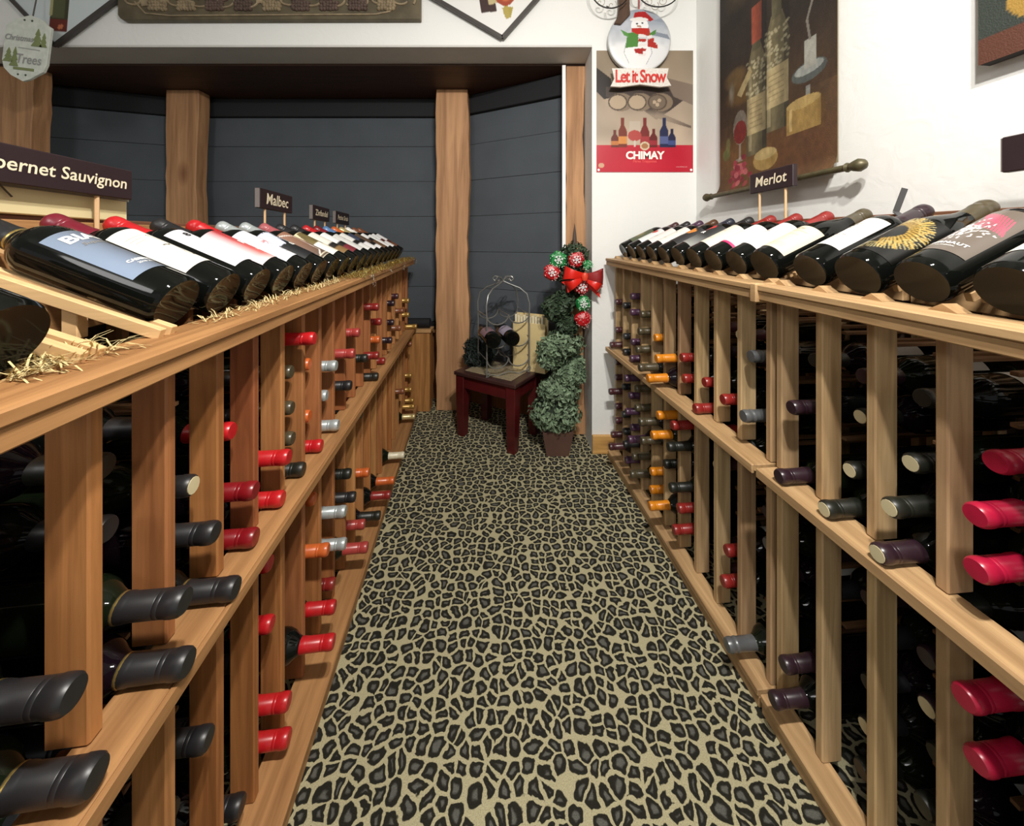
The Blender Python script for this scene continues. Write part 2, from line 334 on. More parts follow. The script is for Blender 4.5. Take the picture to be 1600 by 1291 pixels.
# ------------------------------------------------------------------ bottles
GLASS = mat('black_wine_glass', '0b0d0b', .06, spec=.22); GLASSG = mat('dark_green_glass', '10160c', .07, spec=.22); GLASSP = mat('dark_purple_glass', '120a10', .07, spec=.22)
LEN = .315
def body_mesh(kind, n):
    if kind == 'bordeaux': pr = [(.010, .003), (.030, .001), (.0345, 0), (.0375, .006), (.038, .015), (.038, .192), (.0365, .204), (.031, .217), (.022, .228), (.0165, .238), (.015, .25), (.0148, .298), (.0155, .300), (.0155, .308), (.0135, .3135), (.004, .314)]
    else: pr = [(.010, .003), (.032, .001), (.038, 0), (.041, .006), (.0415, .015), (.0415, .145), (.040, .165), (.035, .19), (.027, .215), (.020, .236), (.0165, .252), (.0148, .27), (.0148, .298), (.0162, .300), (.0162, .308), (.0135, .3135), (.004, .314)]
    return MB().lathe(pr, n).mesh('bottle_'+kind)
def cap_mesh(n, top=True, ring=False):
    pr = [(.0170, .236), (.0170, .246), (.0165, .25), (.0160, .252), (.0158, .284), (.0154, .2848), (.0158, .2856), (.0159, .2905), (.0155, .2913), (.0159, .2921), (.0160, .297), (.0167, .299), (.0168, .306), (.0162, .312), (.0140, .3155), (.004, .3158)]
    if ring: pr = [(.0170, .236), (.0165, .25), (.0160, .285), (.0172, .287), (.0172, .291), (.0162, .293), (.0162, .299), (.0172, .301), (.0172, .308), (.015, .3155), (.004, .3158)]
    return MB().lathe(pr, n).mesh('capsule_')
BM = {(k, n): body_mesh(k, n) for k in ('bordeaux', 'burgundy') for n in (18, 36)}
CM = {(r, n): cap_mesh(n, ring=r) for r in (False, True) for n in (18, 32)}
for me in list(BM.values())+list(CM.values()): me.materials.append(GLASS)
CAPC = {'bk': ('1c1c1e', 'black'), 'rd': ('842320', 'red'), 'br': ('b41a20', 'bright red'), 'dr': ('7a1018', 'dark red'), 'pu': ('4a3046', 'purple'), 'bp': ('47262a', 'maroon'),
        'ol': ('4a4230', 'olive brown'), 'or': ('d0801c', 'orange'), 'dk': ('1a1c16', 'dark green'), 'sv': ('6d7072', 'grey'), 'dp': ('2a1a22', 'plum'), 'cr': ('a41636', 'crimson'),
        'sl': ('b9c2c2', 'silver'), 'go': ('b08a48', 'gold'), 'bz': ('7c4a30', 'bronze'), 'pk': ('a23c38', 'rusty red'), 'cm': ('d8d0b4', 'cream'), 'bl': ('5a7fae', 'pale blue'), 'nv': ('272c38', 'navy'),
        'ob': ('c4602c', 'orange-bronze'), 'rp': ('a3565a', 'dusty pink'), 'br2': ('503420', 'brown'), 'go2': ('cdbb86', 'pale gold'), 'wt': ('e8e6e0', 'white'), 'dr2': ('6c1526', 'deep burgundy')}
CAPM = {k: mat(v[1].replace(' ', '_').replace('-', '_')+'_capsule_foil', v[0], .32 if k not in ('bk', 'dk') else .42, metal=.0 if k not in ('sl', 'go', 'sv', 'go2') else .45, spec=.6, noise=.1, nscale=60) for k, v in CAPC.items()}
TIP = mat('cream_cork_disc', 'c9bd97', .6)
RIM = mat('gold_foil_line', 'b59b58', .3, metal=.8)
def use_mat(o, m): o.material_slots[0].link = 'OBJECT'; o.material_slots[0].material = m
TIPM = MB().lathe([(.0128, .3155), (.0128, .3168), (.001, .3169)], 14).mesh('cork_disc', TIP)
RINGM = MB().lathe([(.0171, .238), (.01735, .239), (.01735, .2405), (.0171, .2415)], 20).mesh('foil_line', RIM)
def bottle(label, group, mtx, cap, kind='bordeaux', n=18, glass=None, ring=False, tip=False, line=False, cat='wine bottle'):
    t = thing('wine_bottle', label, cat, group=group, mtx=mtx)
    b = link('glass_body', BM[(kind, n)], t); use_mat(b, glass or GLASS)
    if cap:
        c = link('capsule', CM[(ring, 32 if n == 36 else 18)], t); use_mat(c, CAPM[cap])
        if line: link('foil_line', RINGM, c)
    if tip: link('cork_disc', TIPM, t)
    return t
def label_patch(name, P, t, kind='bordeaux', ang=1.9, z0=.06, z1=.165, m=PRINT, off=0, r=None):
    if name == 'front_label': ang *= 1.12; z0 -= .008; z1 += (.010 if kind == 'bordeaux' else 0); z1 = min(z1, .191)
    r = (r or (.038 if kind == 'bordeaux' else .0415))+.0006+off*.0004
    def fn(u, v): a = (u-.5)*ang; return (r*math.cos(a), r*math.sin(a), z0+(z1-z0)*v)
    o = link(name, P.mesh(name, fn, m), t); return o
def label_text(s, size, m, t, a0, z, kind='bordeaux', shear=0, offset=0, rot=False, spacing=1):
    r = (.038 if kind == 'bordeaux' else .0415)+.0014
    def fn(x, y):
        if rot: x, y = -y, x
        a = a0+x/r; return (r*math.cos(a), r*math.sin(a), z+y)
    return text_flat('lettering', s, size, m, t, fn, shear=shear, offset=offset, spacing=spacing)
INK = mat('black_ink', '1b1a1a', .6); INKW = mat('white_ink', 'f4f4f0', .6); INKR = mat('red_ink', 'b5202a', .6); INKG = mat('grey_ink', '8a857c', .6)

# ------------------------------------------------------------------ racks
class Rack:
    def __init__(s, side, A, B, tilt):
        s.side = side; s.A, s.B = A, B; s.nm = math.hypot(1, B); s.tilt = tilt
        s.d = Vector((-B, 1, 0)).normalized(); s.n = Vector((-1, -B, 0)).normalized() if side == 'right' else Vector((1, B, 0)).normalized()
        s.s = 1 if side == 'right' else -1
    def X(s, Y): return s.A-s.B*Y if s.side == 'right' else -s.A-s.B*Y
    def pos(s, Y, out, z): return Vector((s.X(Y), Y, z))+s.n*out
    def zt(s, Y): return s.tilt[0]+s.tilt[1]*Y
RL = Rack('left', .437, .116, (1.038, .020)); RR = Rack('right', .7468, .0869, (1.058, .026))
PITCH = .107; TH = .018; SD = .047; ZSH = {'left': .595, 'right': .612}; DEPTH = .46
def make_rack(R, name, label, Y0, cells, matz, matx, near_cells, extra_first=False):
    """Y0: far edge of nearest stile; rack runs away from camera over `cells` cells"""
    y_start = Y0-TH
    root = thing(name, label, 'wine rack', R.pos(y_start, 0, 0), math.atan2(R.d.y, R.d.x))
    s = R.s; L = (cells*PITCH+TH)*R.nm
    zs = ZSH[R.side]
    def zt(u): return R.zt(y_start+u/R.nm)
    def slab(nm, u0, u1, o0, o1, za, zb, m, bev=.002, tilt0=True, parent=root):
        """box whose z follows the rack tilt when za/zb are offsets from the top"""
        mb = MB(); v = []
        for u in (u0, u1):
            for o, z in ((o0, za), (o1, za), (o1, zb), (o0, zb)):
                zz = z+zt(u) if tilt0 else z
                v.append((u, s*o, zz))
        mb.add(v, [(0, 1, 2, 3), (7, 6, 5, 4), (0, 4, 5, 1), (1, 5, 6, 2), (2, 6, 7, 3), (3, 7, 4, 0)])
        return mb.build(nm, m, parent, bev)
    # rail, made of a top board and a fascia strip under it
    slab('top_rail', -.004, L+.004, -.035, .052, -.015, 0, matx); slab('rail_fascia', -.004, L+.004, .0, .048, -.038, -.0155, matx)
    slab('shelf_board', -.002, L+.002, -.02, .046, zs-.009, zs+.009, matx, tilt0=False)
    slab('shelf_lip', -.002, L+.002, .0465, .054, zs-.014, zs+.0095, matx, tilt0=False)
    bo = .07 if R.side == 'left' else .04
    slab('base_board', -.004, L+.004, -.02, bo, .03, .048, matx, tilt0=False); slab('kick_board', -.004, L+.004, bo-.022, bo-.004, 0, .0295, matx, tilt0=False)
    slab('back_rail', 0, L, -.40, -.375, -.05, .175, matx); slab('sign_rail', 0, L, -.415, -.401, .14, .185, wood('dark_sign_rail', ['6e4a36', '7a5640'], 'x'))
    slab('back_panel', 0, L, -DEPTH-.02, -DEPTH, .0, 1.15, DARKP, tilt0=False)  # added dark sheet so the shaded wall behind shows no white
    H = zt(L/2)-.038
    def stl(nm, z0, z1, o0, o1, th=TH): return MB().box(0, th*R.nm, s*o0, s*o1, z0, z1).mesh(nm, matz, bev=.0025)
    up = stl('stile_upper', zs+.0095, H, -SD, 0); lo = stl('stile_lower', .048, zs-.0095, -SD, 0); bk = stl('stile_back', 0, H+.1, -DEPTH, -DEPTH+.04)
    dr = MB().box(-.006, .006, -s*(.16), -s*(DEPTH-.042), -.004, .004).mesh('cradle_rail', wood('shadow_toned_cradle_wood', ['7c5c3e', '8a6848'], 'y'), bev=.001)  # darker wood tone puts the shade of the gaps into the rails
    rows_u = [zs+.028+i*.088 for i in range(5)]; rows_l = [.085+i*.088 for i in range(6)]
    st = MB()
    slu = MB(); a0 = Vector((0, s*-.005, .004)); a1 = Vector((0, s*-.355, .140))
    for dx in (-.010, .010): slu.bar(a0+Vector((dx, 0, 0)), a1+Vector((dx, 0, 0)), .011, .016)
    sl2 = MB(); a2 = a0.lerp(a1, .17)+Vector((0, 0, -.006))
    for dx in (-.010, .010): sl2.bar(a2+Vector((dx, 0, 0)), a1+Vector((dx, 0, 0)), .011, .016)
    sl2_me = sl2.mesh('cradle_slat', RAW if R.side == 'left' else matx, bev=.001)
    slu_me = slu.mesh('cradle_slat', RAW if R.side == 'left' else matx, bev=.001)
    leg = MB().box(-.008, .008, -s*.115, -s*.135, 0, .045).mesh('slat_leg', RAW if R.side == 'left' else matx, bev=.001)
    wed = MB().prism([(-.02, 0), (.02, 0), (0, .013)], -s*.028, -s*.0, 'xz').mesh('wedge_block', RAW if R.side == 'left' else matx)
    for k in range(cells+1):
        u = k*PITCH*R.nm; dz = zt(u)-zt(L/2)
        o = link('stile', up, root); o.location = (u, 0, 0); o.scale = (1, 1, 1)
        link('stile', lo, root, (u, 0, 0)); link('back_stile', bk, root, (u, 0, 0))
        sl = link('cradle_slat', slu_me if (R.side == 'left' and k <= 3) else sl2_me, root, (u+TH/2, 0, zt(u))); link('slat_leg', leg, sl, (0, 0, 0)); (s > 0 and link('wedge_block', wed, root, (u+TH/2, 0, zt(u))))
        for zr in rows_u+rows_l:
            for side in ((-1, 1)):
                uu = u+TH*R.nm/2+side*(TH/2+.006)
                if uu < 0 or uu > L: continue
                if k <= near_cells: link('cradle_rail', dr, root, (uu, 0, zr-.03))
                else: st.box(uu-.006, uu+.006, -s*(.16), -s*(DEPTH-.042), zr-.034, zr-.026)
    if st.v: o = st.build('cradle_rails', MATS['shadow_toned_cradle_wood'], root); o['kind'] = 'stuff'
    return root
left_rack = make_rack(RL, 'wine_rack', 'long warm cedar wine rack along the left of the leopard carpet', .4376-2*.1075, 22, CED_Z, CED_X, 6)
PITCH = .107
right_near = make_rack(RR, 'wine_rack', 'pale redwood wine rack at right, nearer the camera, crimson-capped bottles inside', .279, 6, PIN_Z, PIN_X, 6)
right_far = make_rack(RR, 'wine_rack', 'pale redwood wine rack at right reaching the white poster wall', .9551, 10, PIN_Z, PIN_X, 1)
MB().box(-.018, .004, -.036, .056, RR.zt(.94)-.046, RR.zt(.94)+.003).build('joint_block', PIN_X, right_far, .003)

# cells
LC = [.4824-.1075+.107*k+.0005*k for k in range(-1, 20)]; LC = [.4824+.1072*k for k in range(-2, 20)]
# exact cell centres from geometry
LC = [.4376-2*.1075+.107*k+(PITCH-TH)/2 for k in range(22)]
RCn = [.279+.107*k+(PITCH-TH)/2 for k in range(6)]; RCf = [.9551+.107*k+(PITCH-TH)/2 for k in range(10)]
ORD = ['first', 'second', 'third', 'fourth', 'fifth', 'sixth', 'seventh', 'eighth', 'ninth', 'tenth', 'eleventh', 'twelfth', 'thirteenth', 'fourteenth', 'fifteenth', 'sixteenth', 'seventeenth', 'eighteenth', 'nineteenth', 'twentieth', 'twenty-first', 'twenty-second', 'twenty-third', 'twenty-fourth', 'twenty-fifth', 'twenty-sixth']
P5 = lambda x, y: (930+x/4.303, 400+y/4.303)
P6 = lambda x, y: (930+x/4.303, 640+y/4.303)
P7 = lambda x, y: (1180+x/3.228, 460+y/3.228)
P8 = lambda x, y: (1100+x/2.996, 860+y/2.996)
right_list = []
def RA(fn, cap, pts, **k): right_list.extend([(*fn(*p), cap, k) for p in pts])
RA(P5, 'bp', [(135, 310), (135, 497), (100, 597), (135, 712), (135, 815), (92, 898), (135, 1010), (135, 1090), (108, 1195), (92, 1278)])
RA(P5, 'bk', [(190, 333), (192, 540), (190, 645), (185, 880), (183, 1065), (190, 1178), (190, 1262)])
RA(P5, 'pu', [(240, 272), (237, 372), (243, 578), (235, 690), (197, 820), (228, 938), (203, 1025), (240, 1145), (220, 1230), (200, 1355)])
RA(P5, 'ol', [(305, 392), (290, 497), (275, 627), (290, 747), (268, 890), (270, 1020), (293, 1112), (305, 1238)]); RA(P6, 'ol', [(250, 290), (235, 430), (250, 525)])
RA(P5, 'or', [(400, 550), (405, 687), (345, 803), (415, 1068), (375, 1200), (335, 1285)]); RA(P6, 'or', [(372, 415), (370, 508), (358, 640)])
RA(P5, 'dk', [(440, 870)]); RA(P6, 'dk', [(485, 245), (465, 365), (500, 520), (450, 630), (448, 765)])
RA(P5, 'rd', [(578, 683), (592, 805), (548, 965), (512, 1165)]); RA(P6, 'rd', [(500, 297), (500, 408), (555, 645), (522, 803), (505, 912)])
RA(P5, 'rd', [(665, 1035), (732, 850), (855, 965), (800, 1155)]); RA(P6, 'rd', [(880, 950), (855, 1155)]); RA(P8, 'rd', [(25, 265)])
RA(P5, 'sv', [(1045, 675), (990, 1075)], ring=True); RA(P6, 'sv', [(898, 262)], ring=True); RA(P8, 'sv', [(100, 440)], ring=True)
RA(P7, 'dp', [(178, 570), (110, 935)]); RA(P8, 'dp', [(365, 530), (312, 690)])
RA(P7, 'dk', [(480, 890), (340, 1085), (790, 855), (670, 1070)], tip=True); RA(P8, 'dp', [(800, 30)], tip=True)
RA(P7, 'cr', [(1215, 850), (1100, 1060)], n=36); RA(P8, 'cr', [(1265, 90), (1130, 300), (1200, 680), (1265, 980), (1215, 1110)], n=36)
left_list = [(142, 1225, 'bk', dict(line=1, n=36)), (110, 1090, 'bk', dict(line=1, n=36)), (288, 1048, 'bk', dict(line=1, n=36)), (283, 947, 'bk', dict(line=1, n=36)), (365, 925, 'bk', dict(line=1, n=36)), (335, 834, 'bk', dict(n=36)), (302, 758, 'bk', dict(tip=1, p0=-.01)),
    (398, 768, 'dr', dict(n=36)), (398, 848, 'dr', dict(n=36)), (364, 673, 'br', dict(p0=-.02)), (325, 1157, 'bk', dict(p0=.0)), (378, 1260, 'bk', {}), (425, 975, 'br', dict(p0=-.01)), (450, 1100, 'br', {}), (450, 1172, 'br', {}), (423, 880, 'br', dict(p0=-.01))]
left_list += [(x, y, c, dict(p0=.0) if (x, y) in ((456, 581), (457, 637), (458, 683), (484, 569), (484, 650), (511, 618), (492, 780)) else {}) for x, y, c in [(450, 716, 'br'), (441, 782, 'br'), (474, 743, 'dk'), (456, 581, 'ol'), (457, 637, 'ol'), (458, 683, 'ol'), (490, 530, 'br'), (484, 569, 'ob'), (502, 703, 'br'), (484, 650, 'ob'),
    (525, 572, 'sl'), (511, 618, 'sl'), (528, 665, 'sl'), (548, 603, 'bk'), (565, 643, 'ol'), (561, 520, 'pk'), (553, 553, 'pk'), (571, 620, 'pk'), (573, 560, 'dk'), (590, 597, 'dk'),
    (591, 480, 'rd'), (595, 503, 'rd'), (593, 531, 'ob'), (591, 556, 'rd'), (601, 569, 'rd'), (602, 584, 'pk'), (616, 474, 'dp'), (622, 463, 'bp'), (615, 504, 'dp'), (612, 532, 'dp'), (622, 558, 'bk'),
    (630, 486, 'bz'), (626, 513, 'bz'), (629, 548, 'bz'), (651, 512, 'go'), (644, 527, 'go'), (643, 538, 'bz'), (639, 470, 'go'), (639, 492, 'go'), (643, 587, 'go'), (643, 609, 'go'), (646, 625, 'go'), (647, 636, 'go'), (631, 612, 'bz'),
    (659, 648, 'go'), (648, 652, 'go2'), (631, 713, 'cm'), (647, 689, 'bz'), (629, 732, 'dp'), (615, 753, 'ob'), (492, 780, 'ob'), (547, 741, 'dk'), (554, 778, 'bk'), (539, 801, 'sl'), (569, 821, 'pk'), (573, 859, 'pk'), (539, 852, 'sl'),
    (512, 861, 'ob'), (522, 913, 'rd'), (522, 952, 'br'), (537, 945, 'sl'), (555, 901, 'wt'), (519, 1010, 'br'), (576, 739, 'ob'), (609, 776, 'rd'), (593, 808, 'dk')]]  # the white cap here paints the highlight on a silver tip
placed = {'L': [], 'Rn': [], 'Rf': []}
def solve(R, cells, key, px, py, prot0=.035):
    best = []
    for k, Y in enumerate(cells):
        X = (px-800)/F*Y; prot = (X-R.X(Y))*(R.n.x)  # near enough to perpendicular
        z = HC-(py-HY)/F*Y
        if prot < -.06 or prot > .16 or z < .06 or z > .98: continue
        best.append((abs(prot-prot0)+max(0, prot-.085), k, prot, z, key))
    return best
def place_all(R, lst, sets):
    for px, py, cap, kw in lst:
        cand = []
        for key, cells in sets: cand += solve(R, cells, key, px, py, kw.get('p0', .035))
        cand.sort(key=lambda c: c[0]); ok = None
        for c in cand:
            if c[0] > .085 or c[2] > (.088 if abs(px-755) > 260 else .125): continue
            c = list(c); zs = ZSH[R.side]
            def fix(z):
                if 0 < z-zs < .027: z = zs+.027
                if -.034 < z-zs <= 0: z = zs-.034
                return max(z, .092)
            tries = [c[3]]+[q[2]+sg*.0762 for q in placed[c[4]] if q[0] == c[1] for sg in (-1, 1)]
            for z in sorted(tries, key=lambda t_: abs(t_-c[3])):
                z = fix(z)
                if abs(z-c[3]) > .026: continue
                if all(not (q[0] == c[1] and abs(q[2]-z) < .0755) for q in placed[c[4]]): c[3] = z; ok = c; break
            if ok: break
        if not ok: continue
        _, k, prot, z, key = ok
        zz = z
        placed[key].append([k, prot, zz, cap, kw])
place_all(RR, right_list, [('Rn', RCn), ('Rf', RCf)]); place_all(RL, left_list, [('L', LC)])
print('PLACED', {k: len(v) for k, v in placed.items()}, 'of', len(right_list), len(left_list))
# recessed bottles, necks short of the stiles, filling rows that show dark glass between the near stiles
def rows(R): zs = ZSH[R.side]; return [zs+.048+i*.083 for i in range(5)]+[.095+i*.088 for i in range(6)]
rr_ = random.Random(4)
def recess(R, cells, key, ks, caps, p=.8):
    for k in ks:
        for z in rows(R):
            if any(q[0] == k and abs(q[2]-z) < .0765 for q in placed[key]) or rr_.random() > p: continue
            if z > R.zt(cells[k])-.10: continue
            placed[key].append([k, rr_.uniform(-.075, -.035), z, rr_.choice(caps), dict(rec=True)])
recess(RL, LC, 'L', range(0, 7), ['bk', 'bk', 'dk'], 1); recess(RR, RCn, 'Rn', range(1, 6), ['dk', 'dp', 'bk'], 1); recess(RR, RCf, 'Rf', [0], ['sv', 'dp'], .7); recess(RR, RCf, 'Rf', [1, 2], ['dp', 'bp'], .6)
def lab_plain(bg='e9e7e0', ink='8a867c', n=12):
    P = Paint(n+4, n, 1, bg); P.rect(.25, .62, .75, .7, ink, .6).rect(.3, .4, .7, .44, ink, .4); return P
PLAINMESH = None
def neck_label(Lk_, cap, rank, n, col, place, rec):
    nm = CAPC[cap][1]
    return f'{nm}-capped bottle {"set back" if rec else "jutting out"}, {ORD[rank]} from top, {ORD[col]} column {place}'
for key, R, cells, place in (('L', RL, LC, 'of left rack'), ('Rn', RR, RCn, 'of near right rack'), ('Rf', RR, RCf, 'of far right rack')):
    cols = sorted({q[0] for q in placed[key]}); 
    for ci, k in enumerate(cols):
        col = sorted([q for q in placed[key] if q[0] == k], key=lambda q: -q[2])
        for rank, (kk, prot, z, cap, kw) in enumerate(col):
            Y = cells[k]; tip = R.pos(Y, prot, z); base = tip-R.n*LEN
            if cap == 'go' or cap == 'bz': pass
            M = frame((base.x, base.y, base.z), (0, 0, 1), R.n)   # local x up
            M = Matrix(((0, 0, 0, base.x), (0, 0, 0, base.y), (0, 0, 0, base.z), (0, 0, 0, 1)))
            zx = R.n; xx = Vector((0, 0, 1)); yy = zx.cross(xx)
            for i in range(3): M[i][0] = xx[i]; M[i][1] = yy[i]; M[i][2] = zx[i]
            rec = kw.get('rec', False); kw2 = {a: b for a, b in kw.items() if a not in ('rec', 'p0')}
            kw2['line'] = bool(kw2.get('line')); kw2['tip'] = bool(kw2.get('tip')) or (rec and rr_.random() < .3)
            t = bottle(neck_label(key, cap, rank, len(col), ci, place, rec), 'bottles lying in the racks', M, cap, glass=(GLASS, GLASSG, GLASSP)[(kk+rank) % 3], **kw2)
            if rec and rr_.random() < .55:
                P = lab_plain(); label_patch('paper_label', P, t, ang=2.2, z0=.07, z1=.15)

# ------------------------------------------------------------------ display bottles
def disp_matrix(R, Y, ob, zb, ot, zt, roll, dy=0, lz=.985):
    b = R.pos(Y, ob, zb); t = R.pos(Y+dy, ot, zt); a = (t-b).normalized(); up = Vector((0, 0, 1)); x = (up-a*up.dot(a)).normalized(); y = a.cross(x)
    # roll > 0 turns the label toward the camera (-Y)
    sgn = 1 if y.y > 0 else -1
    x2 = x*math.cos(roll)-y*sgn*math.sin(roll); y2 = a.cross(x2)
    M = Matrix.Identity(4)
    for i in range(3): M[i][0] = x2[i]*1.12; M[i][1] = y2[i]*1.12; M[i][2] = a[i]*lz; M[i][3] = b[i]
    return M
def P_(bg, nu=40, nv=32): return Paint(nu, nv, .75, bg)
def L_bian(t):
    P = P_('8d8c8a', 50, 40); P.grad('7c8ca2', '4e4a48', 'u', .0, .8); k = np.clip((.55-P.U)*1.2, 0, 1)*np.clip(1.3-P.V, 0, 1); P.put(k, '93a8c6', .7); label_patch('front_label', P, t, z0=.055, z1=.17, ang=2.0)
    label_text('BIAN', .025, INKW, t, -.12, .158, offset=.0007); label_text('Superiore', .011, INKG, t, -.1, .140, shear=.3); label_text('CABERNET', .008, INKW, t, -.15, .075, offset=.0003); label_text('2018 2019', .006, INKW, t, -.15, .066)
def L_flourish(t):
    P = P_('efebdf', 110, 90); pts = [(.42+.28*math.sin(a*1.0)*a/6, .8-.09*a+.05*math.sin(a*2)) for a in np.linspace(0, 3.6, 24)]
    P.line(pts, .009, '5e5a53'); P.line([(.60, .55), (.52, .40), (.46, .28), (.50, .20), (.58, .26), (.62, .40), (.60, .55)], .009, '5e5a53'); P.rect(.1, .82, .35, .83, 'a8a296').rect(.1, .76, .3, .77, 'a8a296').rect(.12, .70, .3, .71, 'a8a296')
    label_patch('front_label', P, t, z0=.06, z1=.185, ang=2.1)
def L_eight(t):
    P = P_('e6e6ec'); P.rect(0, .5, 1, .51, 'c9c9d4'); label_patch('front_label', P, t, z0=.05, z1=.185, ang=1.7); label_text('8', .02, INK, t, -.3, .168, offset=.0005); label_text('estate', .008, INKG, t, .1, .15)
def L_hi(t):
    P = P_('c8464a', 50, 40); P.grad('d8706a', 'b03438', 'v', .1, .9); P.put(np.clip((.35-P.U)*3, 0, 1), 'f2f0f4'); P.put(np.clip((.18-P.V)*4, 0, 1), 'f0eaea', .8); label_patch('front_label', P, t, z0=.05, z1=.185, ang=2.1)
    label_text('HI', .022, INKW, t, .0, .125, offset=.0008); label_text('SEL', .009, INKW, t, .05, .107, offset=.0004); label_text('2017', .009, INKW, t, .0, .085); label_text('IIII', .010, INKW, t, .0, .068)
def L_redvine(t):
    P = P_('eef0f6', 60, 48)
    for i in range(18): a = rng.random()*6.28; P.line([(.5, .6), (.5+.25*math.cos(a)*rng.random(), .6+.22*math.sin(a)*rng.random())], .008, 'd88a90')
    P.rect(.3, .25, .7, .27, 'b9bcc6').rect(.38, .17, .62, .18, 'b9bcc6'); label_patch('front_label', P, t, z0=.05, z1=.185, ang=2.1)
def L_live(t):
    P = P_('101418', 60, 50); P.poly([(0, .55), (.3, .5), (.45, .95), (.1, 1), (0, .9)], 'cfd6ea'); P.line([(.3, .98), (.5, .5), (.7, .95)], .012, 'e8ecf6'); P.line([(.45, .98), (.62, .6), (.9, .8)], .012, 'e8ecf6')
    P.rect(.55, .02, 1, .18, '6e1c12'); P.rect(.55, .07, 1, .11, 'a83a22'); label_patch('front_label', P, t, z0=.05, z1=.19, ang=2.2); label_text('LIVE', .018, INKW, t, .1, .108, offset=.0009)
def L_guitar(t):
    P = P_('8a6450', 60, 40); P.grad('5c4a40', '9a7058', 'v'); P.line([(.1, .95), (.4, .8), (.35, .2), (.15, .1)], .012, 'e6e0d8'); P.ell(.6, .6, .25, .3, '9c6a54', soft=.5); P.rect(0, .06, 1, .08, 'ddd4b8').rect(0, .0, 1, .02, 'ddd4b8'); label_patch('front_label', P, t, z0=.04, z1=.185, ang=2.2)
def L_sepia(t):
    P = P_('d8cda6'); P.poly([(0, .35), (1, .5), (1, 1), (.2, 1)], '6e6038'); P.noise(.3, 9); P.rect(0, 0, .4, .5, 'f0eee6'); label_patch('front_label', P, t, z0=.05, z1=.185, ang=2.2)
def L_two(c1, c2, f=.45, bg='14100f'):
    def fn(t):
        P = P_(bg, 24, 22); P.rect(0, f, 1, 1, c1).rect(0, .0, 1, f-.18, c2); label_patch('front_label', P, t, z0=.05, z1=.185, ang=2.2)
    return fn
def L_plain(bg, ink='8f8a7c', txt=None, z0=.055, z1=.17, ang=2.1):
    def fn(t):
        P = P_(bg, 36, 28); P.rect(.3, .64, .7, .67, ink, .5).rect(.25, .5, .75, .515, ink, .4).rect(.3, .25, .7, .26, ink, .4); label_patch('front_label', P, t, z0=z0, z1=z1, ang=ang)
        if txt: label_text(txt, .010, INKG, t, 0, z0+.07)
    return fn
def L_dots(t):
    P = P_('eef0f0'); P.ell(.6, .75, .14, .12, 'd0402e').ell(.35, .3, .1, .08, 'b8b8b8'); label_patch('front_label', P, t, ang=2.2)
def L_dots2(t):
    P = P_('ece9e4'); P.ell(.4, .8, .18, .14, 'c8342a').ell(.5, .35, .16, .1, 'cfcabc'); label_patch('front_label', P, t, ang=2.2)
def L_orange(t):
    P = P_('2a2a2c'); P.poly([(.3, .6), (.5, .95), (.8, .8), (.7, .55), (.5, .6)], 'd98a3a'); P.poly([(.35, .52), (.6, .55), (.5, .42)], 'f0ede0'); P.rect(.3, .2, .8, .22, 'a0a0a0'); label_patch('front_label', P, t, ang=2.2)
def L_heart(t):
    P = P_('2a2b2b', 60, 50); P.grad('9a9c98', '2a2b2b', 'v', .0, .5); P.ell(.42, .86, .09, .08, 'd8342e').ell(.58, .86, .09, .08, 'd8342e'); P.poly([(.34, .84), (.66, .84), (.5, .66)], 'd8342e'); label_patch('front_label', P, t, z0=.05, z1=.19, ang=2.3); label_text('EAR', .02, INKW, t, 0, .125, offset=.0009)
def L_magenta(t):
    P = P_('f0efee'); P.rect(0, 0, 1, .07, 'd02a6a'); P.rect(.3, .6, .7, .63, 'a8a8a8', .6); label_patch('front_label', P, t, ang=2.2)
def L_beige(t):
    P = P_('e2d8bc', 50, 40); P.rect(.2, .75, .8, .77, '9a917a', .6).rect(.25, .6, .75, .62, '9a917a', .4)
    for i in range(7): P.rect(.2, .12+.055*i, .8, .13+.055*i, 'b0a78e', .45)
    label_patch('front_label', P, t, 'burgundy', z0=.035, z1=.145, ang=2.4); label_text('RANCH', .011, INKG, t, 0, .130, 'burgundy')
def L_script(t):
    P = P_('f1efe9', 60, 50); P.line([(.35, .6), (.45, .9), (.5, .62)], .012, '3a3634'); P.line([(.3, .7), (.6, .78)], .008, '3a3634'); P.ell(.65, .8, .1, .07, 'c9b8a8', .6); label_patch('front_label', P, t, z0=.06, z1=.175, ang=1.9); label_text('RANCH', .010, INKG, t, 0, .10); label_text('2018', .008, INKG, t, 0, .085)
def L_gold(t):
    P = P_('0d0d0b', 90, 70); x = P.U-.5; y = (P.V-.55)*.75; r = np.hypot(x, y*1.3); a = np.arctan2(y, x)
    m_ = ((r > .2) & (r < .42+.05*np.sin(a*17)) & (np.sin(a*46+r*30) > -.55) & (a > -1.2)); P.put(m_, 'a8893e'); m2 = (r > .3) & (r < .47) & (np.sin(a*70) > .7); P.put(m2, 'd8c88a', .7); label_patch('front_label', P, t, 'burgundy', z0=.035, z1=.165, ang=2.6, m=PRINTG)
